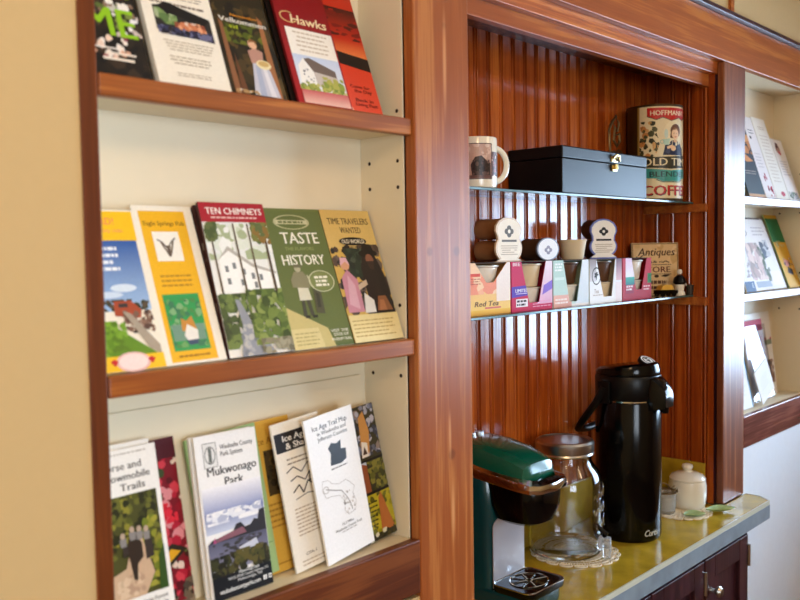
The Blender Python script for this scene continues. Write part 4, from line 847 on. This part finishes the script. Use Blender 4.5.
# sampler packs
ZC = ZM + .1085
def lobes(w, h, neck, n=11):
    """outline of a two lobed tag, flat at the foot"""
    pts = [(-w * .52, 0), (w * .52, 0)]; r = w / 2
    for i in range(n): a = R_(-50 + 85 * i / (n - 1)); pts.append((r * math.cos(a) * 1.0, h * .30 + r * .62 * math.sin(a)))
    for i in range(n): a = R_(-32 + 244 * i / (n - 1)); pts.append((r * math.cos(a), h * .72 + h * .28 * math.sin(a)))
    for i in range(n): a = R_(145 + 85 * i / (n - 1)); pts.append((r * math.cos(a), h * .30 + r * .62 * math.sin(a)))
    return pts
def pack(x, y, label, w, h, yaw, barrel, rim, face, logo, two=True, d=.062):
    o = thing('pod_sampler_pack', label, 'pod pack', (x, y, ZC), Matrix.Rotation(R_(yaw), 4, 'Z'), GT)
    r = h / (4.1 if two else 2.05)
    for k in range(2 if two else 1):
        mb = MB(); mx = Matrix.Rotation(R_(-90), 4, 'X')
        mb.lathe([(0, .006), (r * .90, .006), (r, .012), (r * .96, d * .5), (r, d - .006), (r * .9, d), (0, d)], (0, 0, r + .0002 + k * 2.02 * r), 30, mtx=mx); mb.build('barrel', barrel, o)
    if two: P = lobes(w, h, .4)
    else: P = [(w / 2 * math.cos(2 * PI * i / 30), h / 2 + h / 2 * math.sin(2 * PI * i / 30)) for i in range(30)]
    mb = MB(); mb.prism(P, 0, .0045); tg = mb.build('tag', rim, o, smooth=False)
    c = Cover(1, 1, None, lambda x_, z_, k_: Vector((x_, -.0002 - k_ * .00004, z_)))
    Q = [(a * .9, h * .48 + (b - h * .48) * .93) for a, b in P]; c.p(face, Q); c.poly
    cy = h * (.68 if two else .46); q = w * .165
    for a in (0, 90, 180, 270): c.o(q * .55 * math.cos(R_(a)), cy + q * .4 * math.sin(R_(a)), q * .5, q * .36, logo)
    c.o(0, cy, q * .3, q * .25, face)
    if two:
        c.s = 0; c.ln(-w * .28, h * .44, w * .28, h * .50, 1, logo, fill=.8, ragged=0); c.ln(-w * .34, h * .14, w * .34, h * .38, 5, 'b8a48c', centre=True)
    c.build('tag_print', tg, 'matte_print')
M['blue_rim'] = mat('blue_tag_rim', '6a76b8', .4); M['tan_rim'] = mat('tan_tag_rim', 'd8b890', .5); M['grey_rim'] = mat('grey_tag_rim', '6a6a78', .45)
pack(1.560, .120, 'tan two lobed sampler pack with kraft barrels, tallest on the left cartons', .104, .096, 3, 'kraft', 'tan_rim', 'f4e8d4', '6a645c', d=.078)
pack(1.712, .120, 'single round sampler pack with a white face lying on the cartons', .082, .052, -4, 'dkraft', 'grey_rim', 'f2f4fa', '9a9ab0', two=False, d=.07)
pack(1.972, .126, 'blue rimmed two lobed sampler pack standing upright on the cartons', .086, .100, -20, 'dkraft', 'blue_rim', 'eee6d8', '2a2622')
cp = MB(); cp.lathe([(0, 0), (.025, 0), (.0265, .002), (.0335, .044), (.035, .046), (.034, .048), (.0325, .046), (.0255, .004), (0, .004)], n=32)
o = cp.build('paper_cup', 'podbeige'); o.location = (1.872, .155, ZC); tag(o, 'plain beige pod cup standing left of the blue rimmed pack', 'cup')
# tin sign in the corner
sx0, sy0, sx1, sy1 = 2.268, .204, 2.379, .118
sw = math.hypot(sx1 - sx0, sy1 - sy0); sh = .148
t = thing('tin_sign', 'square tan Antiques Store sign leaning in the corner of the lower glass shelf', 'sign', (sx0, sy0, ZM), Matrix.Rotation(math.atan2(sy1 - sy0, sx1 - sx0), 4, 'Z') @ Matrix.Rotation(R_(-3), 4, 'X'))
mb = MB(); mb.box(0, sw, 0, .010, .0006, sh, b=.001); mb.build('board', 'dimgrey', t, smooth=False)
def a_sign(c):
    c.b(0, 0, 1, 1, 'e4c290 d8b47e e8ca9c cfa870', 40, .1, 3)
    c.t('Antiques', .52, .83, .15, .78, '4a2e1c', shear=.22); c.curve([(.12, .74), (.06, .70), (.14, .70), (.24, .76)], .02, '4a2e1c')
    c.t('& n', .55, .64, .05, .2, '3a2a1e'); c.curve([(.30, .62), (.40, .64), (.44, .61)], .02, '3a2a1e'); c.curve([(.66, .62), (.72, .65), (.80, .62)], .02, '3a2a1e'); c.r(.2, .575, .84, .585, '3a2a1e')
    c.t('STORE', .52, .49, .115, .60, '6a3424'); c.r(.2, .395, .84, .405, '3a2a1e')
    c.p('3a2a1e', [(.28, .38), (.42, .39), (.38, .33)]); c.o(.52, .36, .05, .03, '3a2a1e'); c.p('3a2a1e', [(.60, .36), (.70, .39), (.84, .39), (.72, .34)])
    c.ln(.30, .20, .74, .29, 1, '5a3a28', fill=.7, ragged=.05); c.ln(.30, .10, .66, .18, 1, '5a3a28', fill=.7, ragged=.05)
    c.curve([(.02, .02), (.98, .02), (.98, .98), (.02, .98), (.02, .02)], .016, '7a5a3a')
c = Cover(sw, sh, 'e0be8c'); a_sign(c); c.build('sign_face', t, 'matte_print')
# toy car, figurine, thimble
t = thing('toy_car', 'tiny yellow and black toy car in front of the antiques sign', 'toy car', (2.262, .102, ZM), Matrix.Rotation(R_(-25), 4, 'Z'))
mb = MB(); mb.prism([(-.032, .008), (.032, .008), (.033, .016), (.020, .018), (-.030, .018)], -.012, .012); mb.build('body', 'black', t, smooth=False)
M['yellow'] = mat('yellow_enamel', 'dca63a', .35)
mb = MB(); mb.prism([(-.024, .0185), (.020, .0185), (.014, .031), (-.006, .033), (-.018, .030)], -.011, .011); mb.build('roof', 'yellow', t, smooth=False)
for a in (-.019, .019):
    for b in (-.012, .012):
        mb = MB(); mb.lathe([(0, -.002), (.008, -.002), (.008, .002), (0, .002)], (a, b, .0081), 16, mtx=Matrix.Rotation(R_(90), 4, 'X')); mb.build('wheel', 'black', t)
t = thing('figurine', 'tiny cream figurine with a dark cape before the antiques sign', 'figurine', (2.348, .102, ZM))
mb = MB(); mb.lathe([(0, 0), (.016, 0), (.015, .008), (.012, .012), (.014, .03), (.013, .045), (0, .046)], n=20); mb.build('body', 'mugc', t)
mb = MB(); mb.lathe([(.0145, .030), (.0185, .036), (.016, .046), (.008, .056), (0, .057)], n=20); mb.build('cape', 'blackm', t)
mb = MB(); mb.lathe([(0, .0572), (.0055, .0585), (.0075, .064), (.0055, .071), (0, .073)], n=16); mb.build('head', 'ceramic', t)
mb = MB(); mb.tube([(.012, -.004, .034), (.022, -.008, .030), (.028, -.012, .020)], .0022, 6); mb.build('arm', 'mugc', t)
mb = MB(); mb.lathe([(0, 0), (.0085, 0), (.009, .002), (.0105, .026), (.011, .028), (.010, .028), (.0085, .004), (0, .004)], n=20)
o = mb.build('thimble', 'dimgrey'); o.location = (2.3795, .086, ZM); tag(o, 'small dark pewter thimble at the right end of the lower glass shelf', 'thimble')

# ------------------------------------------------------------------ counter
ZK = CZ - .0012
# lace mats
def doily(x, y, r, label, seed):
    mb = MB(); tk = .0011
    def loop(cx, cy, rx, ry, a, n=14, th=tk):
        mb.tube([(cx + rx * math.cos(2 * PI * i / n) * math.cos(a) - ry * math.sin(2 * PI * i / n) * math.sin(a), cy + rx * math.cos(2 * PI * i / n) * math.sin(a) + ry * math.sin(2 * PI * i / n) * math.cos(a), tk) for i in range(n)], th, 5, closed=True)
    n = 40
    for rr, k in ((.12, 12), (.34, 22), (.56, 34), (.78, 44)):
        for q in (rr - .035, rr + .09): mb.tube([(r * q * math.cos(2 * PI * i / 60), r * q * math.sin(2 * PI * i / 60), tk) for i in range(60)], tk, 5, closed=True)
        for i in range(k):
            a = 2 * PI * i / k; loop(r * (rr + .03) * math.cos(a), r * (rr + .03) * math.sin(a), r * .065, r * .035, a, 10)
    for i in range(18):
        a = 2 * PI * i / 18; loop(r * .93 * math.cos(a), r * .93 * math.sin(a), r * .07, r * .14, a, 16, tk * 1.3); loop(r * .93 * math.cos(a), r * .93 * math.sin(a), r * .035, r * .08, a, 12)
    for i in range(30):
        a = 2 * PI * i / 30; mb.tube([(r * q * math.cos(a), r * q * math.sin(a), tk) for q in (.02, .3, .6, .88)], tk * .9, 5)
    o = mb.build('doily', 'lace'); o.location = (x, y, ZK); return tag(o, label, 'doily')
doily(1.805, .112, .106, 'round cream lace doily under the glass dispenser jar', 1)
doily(2.280, .066, .083, 'cream lace doily under the white sugar jar', 2)
# coffee maker
kx, kw = 1.485, .127; kz = ZK
off = (kx, .08, kz)
t = thing('coffee_maker', 'green and black single cup coffee maker with a chrome handle on the counter', 'coffee maker', off)
def K(name, m, par=t): return (MB(off), name, m, par)
mb = MB(off)   # base and back column
mb.loft([rrect(kx, .090, kw, .212, .022, kz + .0005), rrect(kx, .090, kw + .004, .216, .024, kz + .006), rrect(kx, .090, kw + .004, .216, .024, kz + .026), rrect(kx, .090, kw - .002, .210, .022, kz + .030)])
mb.build('base', 'teal', t)
mb = MB(off)
mb.loft([rrect(kx, .137, kw, .122, .020, kz + .029), rrect(kx, .137, kw, .122, .020, kz + .16), rrect(kx, .137, kw + .006, .126, .024, kz + .20), rrect(kx, .139, kw + .012, .126, .026, kz + .235), rrect(kx, .142, kw + .002, .118, .030, kz + .272), rrect(kx, .144, kw - .03, .09, .030, kz + .284)])
mb.build('column', 'teal', t)
mb = MB(off); P = [(kx - .055, kz + .032), (kx + .055, kz + .032)]
for i in range(9): a = R_(180 * i / 8); P.append((kx + .055 * (1 if i == 0 else math.cos(a)), kz + .160 + .020 * math.sin(a)))
mb.prism(P, .0735, .0755); mb.build('cup_bay_panel', 'silver', t, smooth=False)
mb = MB(off)   # brew head hanging over the tray
mb.loft([rrect(kx, .036, kw * .62, .085, .034, kz + .171), rrect(kx, .034, kw * .82, .112, .040, kz + .179), rrect(kx, .034, kw * .94, .130, .040, kz + .206), rrect(kx, .034, kw * .98, .132, .036, kz + .247), rrect(kx, .040, kw * .94, .128, .034, kz + .261)])
mb.build('brew_head', 'black', t)
mb = MB(off)   # sloping green lid
def lidring(y, zt, zb, w):
    pts = []
    for (sx, fz) in ((-1, 0), (-1, .55), (-.93, .86), (-.74, 1), (-.4, 1.03), (0, 1.045), (.4, 1.03), (.74, 1), (.93, .86), (1, .55), (1, 0)): pts.append(Vector((kx + sx * w / 2, y, zb + (zt - zb) * fz)))
    return pts
mb.loft([lidring(-.008, kz + .279, kz + .257, kw * .70), lidring(.0, kz + .295, kz + .259, kw * .86), lidring(.02, kz + .305, kz + .261, kw * .93), lidring(.05, kz + .315, kz + .265, kw * .97), lidring(.10, kz + .326, kz + .273, kw * .97), lidring(.155, kz + .329, kz + .283, kw * .94), lidring(.19, kz + .321, kz + .287, kw * .86), lidring(.203, kz + .307, kz + .287, kw * .7)])
mb.build('lid', 'green', t)
mb = MB(off)   # chrome handle wrapped round the front of the head
path = [(-.066, .130), (-.067, .06), (-.066, .005), (-.062, -.022), (-.045, -.035), (0, -.040), (.045, -.035), (.060, -.022), (.063, .005), (.064, .06), (.064, .130)]
def hsec(p, i):
    x, y = p; d = Vector((x, (y - .03) * .6, 0)).normalized(); c = Vector((kx + x, y, kz + .257 - .0))
    tz = .017 if 3 <= i <= 7 else .019; wd = .020 if 3 <= i <= 7 else .008
    q = c + Vector((0, 0, .014 * (y / .13)))
    return [q + Vector((0, 0, -tz / 2)), q + d * .002 + Vector((0, 0, -tz / 2)), q + d * .005, q + d * .002 + Vector((0, 0, tz / 2)), q - d * wd + Vector((0, 0, tz / 2 + .006)), q - d * wd + Vector((0, 0, -tz / 2))]
mb.loft([hsec(p, i) for i, p in enumerate(path)]); hd = mb.build('handle', 'chrome', t)
c = Cover(.06, .012, None, lambda x_, z_, k_: Vector((x_ - .03, -.1245 + z_ * .95, .2645 + .0052 + z_ * .34 + k_ * .0001))); c.t('KEURIG', .5, .5, .75, .8, '2a2422'); c.build('lettering', hd)
mb = MB(off)
mb.loft([rrect(kx, .024, kw + .002, .098, .018, kz + .0305), rrect(kx, .024, kw + .006, .100, .018, kz + .036), rrect(kx, .024, kw + .006, .100, .018, kz + .0445)]); tr_ = mb.build('drip_tray', 'black', t)
mb = MB(off); zc = kz + .0458
mb.tube([v + Vector((0, 0, 0)) for v in rrect(kx, .024, kw + .004, .099, .018, zc - .001)], .0016, 6, closed=True)
mb.tube([(kx + .044 * math.cos(2 * PI * i / 32), .024 + .037 * math.sin(2 * PI * i / 32), zc) for i in range(32)], .0013, 6, closed=True)
for i in range(8): a = 2 * PI * i / 8 + .3; mb.tube([(kx + .008 * math.cos(a), .024 + .008 * math.sin(a), zc), (kx + .044 * math.cos(a), .024 + .037 * math.sin(a), zc)], .0012, 6)
mb.tube([(kx + .007 * math.cos(2 * PI * i / 16), .024 + .007 * math.sin(2 * PI * i / 16), zc) for i in range(16)], .0013, 6, closed=True)
mb.build('grille', 'chrome', tr_)
for q in (-.028, 0, .028):
    mb = MB(off); mb.loft([rrect(kx + q, .170, .020, .014, .005, kz + .3262), rrect(kx + q, .170, .019, .013, .005, kz + .3345)]); mb.build('button', 'steel', t)
# dispenser jar
jx, jy = 1.793, .131; jz = ZK + .0028
t = thing('drink_dispenser', 'clear glass dispenser jar with a metal screw lid standing on the lace doily', 'jar', (jx, jy, jz))
mb = MB()
outp = [(0, 0.0), (.066, 0), (.076, .004), (.0805, .012), (.082, .03), (.082, .150), (.080, .172), (.073, .192), (.062, .206), (.058, .214), (.0575, .238)]
inp = [(.0545, .238), (.0545, .214), (.058, .203), (.069, .189), (.0758, .170), (.0778, .150), (.0778, .032), (.0765, .018), (.070, .011), (0, .010)]
JS = 1.085; outp = [(r * JS, z * 1.045) for r, z in outp]; inp = [(r * JS, z * 1.045) for r, z in inp]; mb.lathe(outp + inp, n=64); jg = mb.build('glass_body', 'jar', t)
mb = MB(); mb.lathe([(.0582, .238), (.0625, .238), (.064, .241), (.0625, .245), (.064, .249), (.0642, .267), (.061, .272), (.056, .273), (.053, .2705), (0, .2705)] , n=56, sc=JS); mb.lathe([(0, .2495), (.0580, .2495), (.0582, .238)], n=56, sc=JS); mb.build('screw_lid', 'steel', t)
ja = math.atan2(-.60, -.10) ; rd = random.Random(4)
for row, (z, span) in enumerate(((.150, .95), (.115, 1.05), (.080, .8))):   # raised script worked in the glass
    mb = MB(); pts = []; n = 46
    for i in range(n):
        u = i / (n - 1); a = R_(-72) + (u - .5) * span; zz = z + (u - .5) * .014 + .009 * math.sin(u * 34 + row) * (1.3 if i % 9 < 3 else .7); pts.append((.0896 * math.cos(a), .0896 * math.sin(a), zz))
    mb.tube(pts, .0019, 6); mb.build('raised_lettering', 'jar', t)
sd = Vector((math.cos(R_(-84)), math.sin(R_(-84)), 0))
mb = MB(); rot = Matrix.Rotation(R_(-84), 4, 'Z') @ Matrix.Rotation(R_(90), 4, 'Y')
mb.lathe([(0, .0895), (.017, .0895), (.019, .093), (.017, .097), (.009, .098), (.009, .112), (0, .113)], (0, 0, .036), 24, mtx=rot); M['frost'] = mat('frosted_plastic', 'eef0f2', .12, trans=.75, var=.01); sp = mb.build('spigot', 'frost', t)
q = sd * .107
mb = MB(); mb.lathe([(.0, .006), (.009, .006), (.010, .02), (.010, .052), (0, .053)], (q.x, q.y, 0), 20); mb.build('nozzle', 'frost', sp)
mb = MB(); mb.tube([q * .93 + Vector((0, 0, .053)), q + Vector((0, 0, .060)), q * .80 + Vector((-.004, 0, .075)), q * .72 + Vector((-.008, 0, .082))], [.006, .007, .005, .004], 10); mb.build('lever', 'black', sp)
# airpot
ax, ay = 2.014, .082
t = thing('airpot', 'tall black pump airpot with a spout beak and carrying handle on the counter', 'airpot', (ax, ay, ZK))
ar = .0815
mb = MB(); mb.lathe([(0, 0), (ar - .006, 0), (ar - .002, .004), (ar, .010), (ar, .345), (ar - .001, .348), (0, .348)], n=64); mb.build('body', 'black', t)
mb = MB(); mb.lathe([(ar - .0035, .3485), (ar - .0035, .3515), (0, .3516)], n=48); mb.build('collar', 'chrome', t)
mb = MB(); mb.lathe([(ar - .002, .352), (ar, .355), (ar + .0005, .405), (ar - .002, .412), (0, .413)], n=64); mb.build('top_housing', 'blackm', t)
mb = MB()   # spout beak to the front
def bk(y, z0, z1, w): return [Vector((-w, y, z0)), Vector((w, y, z0)), Vector((w * 1.05, y, (z0 + z1) / 2)), Vector((w * .9, y, z1 - .004)), Vector((w * .5, y, z1)), Vector((-w * .5, y, z1)), Vector((-w * .9, y, z1 - .004)), Vector((-w * 1.05, y, (z0 + z1) / 2))]
mb.loft([bk(-.060, .330, .416, .036), bk(-.080, .330, .410, .034), bk(-.094, .332, .399, .029), bk(-.106, .334, .386, .024), bk(-.112, .338, .374, .020)]); mb.build('spout', 'black', t)
mb = MB(); mb.lathe([(0, 0), (.010, 0), (.011, .012), (0, .012)], (0, -.098, .322), 16); mb.build('nozzle', 'black', t)
mb = MB()   # pump lever: round cap sloping up to the front
def cap(r, z0, sl, n=40): return [Vector((r * math.cos(2 * PI * i / n), r * math.sin(2 * PI * i / n), z0 - sl * r * math.sin(2 * PI * i / n))) for i in range(n)]
mb.loft([cap(ar - .003, .4135, 0), cap(ar - .002, .421, .05), cap(ar - .006, .432, .11), cap(ar - .014, .436, .13)]); lv = mb.build('pump_lever', 'black', t)
rot = Matrix.Translation((0, -.052, .4435)) @ Matrix.Rotation(R_(30), 4, 'X')
mb = MB(); mb.lathe([(0, -.004), (.024, -.004), (.024, .0045), (.022, .006), (0, .006)], n=32, mtx=rot @ Matrix.Diagonal((1.15, .95, 1, 1))); bd_ = mb.build('badge', 'blackm', lv)
c = Cover(1, 1, None, lambda x_, z_, k_: rot @ Vector((x_, z_, .0064 + k_ * .0001)))
c.o(0, 0, .0245, .019, 'f0f0ee', 24); c.ring(0, 0, .020, .0155, .22, '16161a', a0=0); c.p('16161a', [(-.009, .003), (.009, .003), (0, -.011)]); c.o(0, .008, .007, .003, '16161a'); c.build('badge_mark', bd_)
mb = MB(); mb.tube([(-.085, .02, .385), (-.091, .040, .345), (-.088, .080, .295), (-.062, .108, .268), (0, .118, .258), (.062, .108, .268), (.088, .080, .295), (.091, .040, .345), (.085, .02, .385)], .0095, 10); mb.box(-.090, -.0818, .004, .036, .345, .40, b=.003); mb.box(.0818, .090, .004, .036, .345, .40, b=.003); mb.build('bail_handle', 'blackm', t)
wrapped(t, 'lettering', ar, .05, .026, math.atan2(-1.07, -2.02) + .76, .012, lambda c: c.t('Curtis', .5, .5, .62, .9, 'c9c9c4', shear=.3), None)
# sugar jar
t = thing('sugar_jar', 'white ceramic lidded jar with a round knob on the lace doily', 'jar', (2.3305, .070, ZK + .0026))
mb = MB(); mb.lathe([(0, 0), (.044, 0), (.0475, .004), (.0515, .030), (.0515, .062), (.049, .076), (.0465, .0775), (0, .0775)], n=48); mb.build('pot', 'ceramic', t)
mb = MB(); mb.lathe([(0, .0778), (.049, .0778), (.0495, .081), (.044, .089), (.030, .096), (.013, .099), (.010, .102), (.013, .107), (.0155, .112), (.014, .118), (.006, .121), (0, .1212)], n=48); mb.build('lid', 'ceramic', t)
# creamer
t = thing('creamer', 'small ribbed glass cup with a wire clip lid beside the white jar', 'cup', (2.236, .088, ZK + .0026))
mb = MB(); n = 40
A = []; 
for r, z in ((.021, 0), (.024, .004), (.0265, .03), (.0275, .052), (.029, .056), (.0265, .056), (.0245, .05), (.0225, .008), (.0, .006)): A.append((r, z))
mb.lathe([(0, 0)] + A, n=n); mb.build('glass', 'frost', t)
mb = MB(); mb.lathe([(0, .0068), (.0218, .0085), (.0238, .046), (0, .0465)], n=32); mb.build('contents', 'ceramic', t)
mb = MB(); mb.tube([(.0302 * math.cos(2 * PI * i / 28), .0302 * math.sin(2 * PI * i / 28), .059) for i in range(28)], .0022, 6, closed=True); mb.tube([(.03 * math.cos(a), .03 * math.sin(a), .062 + .012 * math.sin(i * 1.0)) for i, a in enumerate([R_(-120 + 20 * k) for k in range(10)])], .0018, 6); mb.tube([(-.03, 0, .06), (-.01, 0, .066), (.012, -.004, .063), (.034, -.008, .068)], .0018, 6); mb.build('wire_clip', 'wire', t)
# green leaf ornaments
def leaf(x, y, L, W, yaw, label, z):
    mb = MB(); n = 14; rows = []
    for i in range(n + 1):
        u = i / n; ww = W * math.sin(PI * u) ** .8 * (1 - .15 * u); row = []
        for k in range(-3, 4):
            v = k / 3; row.append(Vector(((u - .5) * L, v * ww, .0035 + .010 * v * v * math.sin(PI * u) + .006 * (2 * u - 1) ** 2)))
        rows.append(row)
    top = [[mb.bm.verts.new(p) for p in r] for r in rows]; bot = [[mb.bm.verts.new(p - Vector((0, 0, .003))) for p in r] for r in rows]
    for i in range(n):
        for k in range(6):
            mb.face([top[i][k], top[i + 1][k], top[i + 1][k + 1], top[i][k + 1]]); mb.face([bot[i][k], bot[i][k + 1], bot[i + 1][k + 1], bot[i + 1][k]])
        mb.face([top[i][0], bot[i][0], bot[i + 1][0], top[i + 1][0]]); mb.face([top[i][6], top[i + 1][6], bot[i + 1][6], bot[i][6]])
    o = mb.build('leaf_dish', 'leaf'); o.location = (x, y, z); o.rotation_euler = (0, 0, R_(yaw)); tag(o, label, 'dish')
leaf(2.247, .012, .062, .017, -42, 'small pale green leaf dish on the doily in front of the white jar', ZK + .003)
leaf(2.338, -.022, .085, .018, -38, 'longer pale green leaf dish reaching from the doily towards the right post', ZK + .003)

# ------------------------------------------------------------------ lift everything from eye-relative heights
for o in list(SC.objects):
    if o.parent is None: o.location.z += EYE
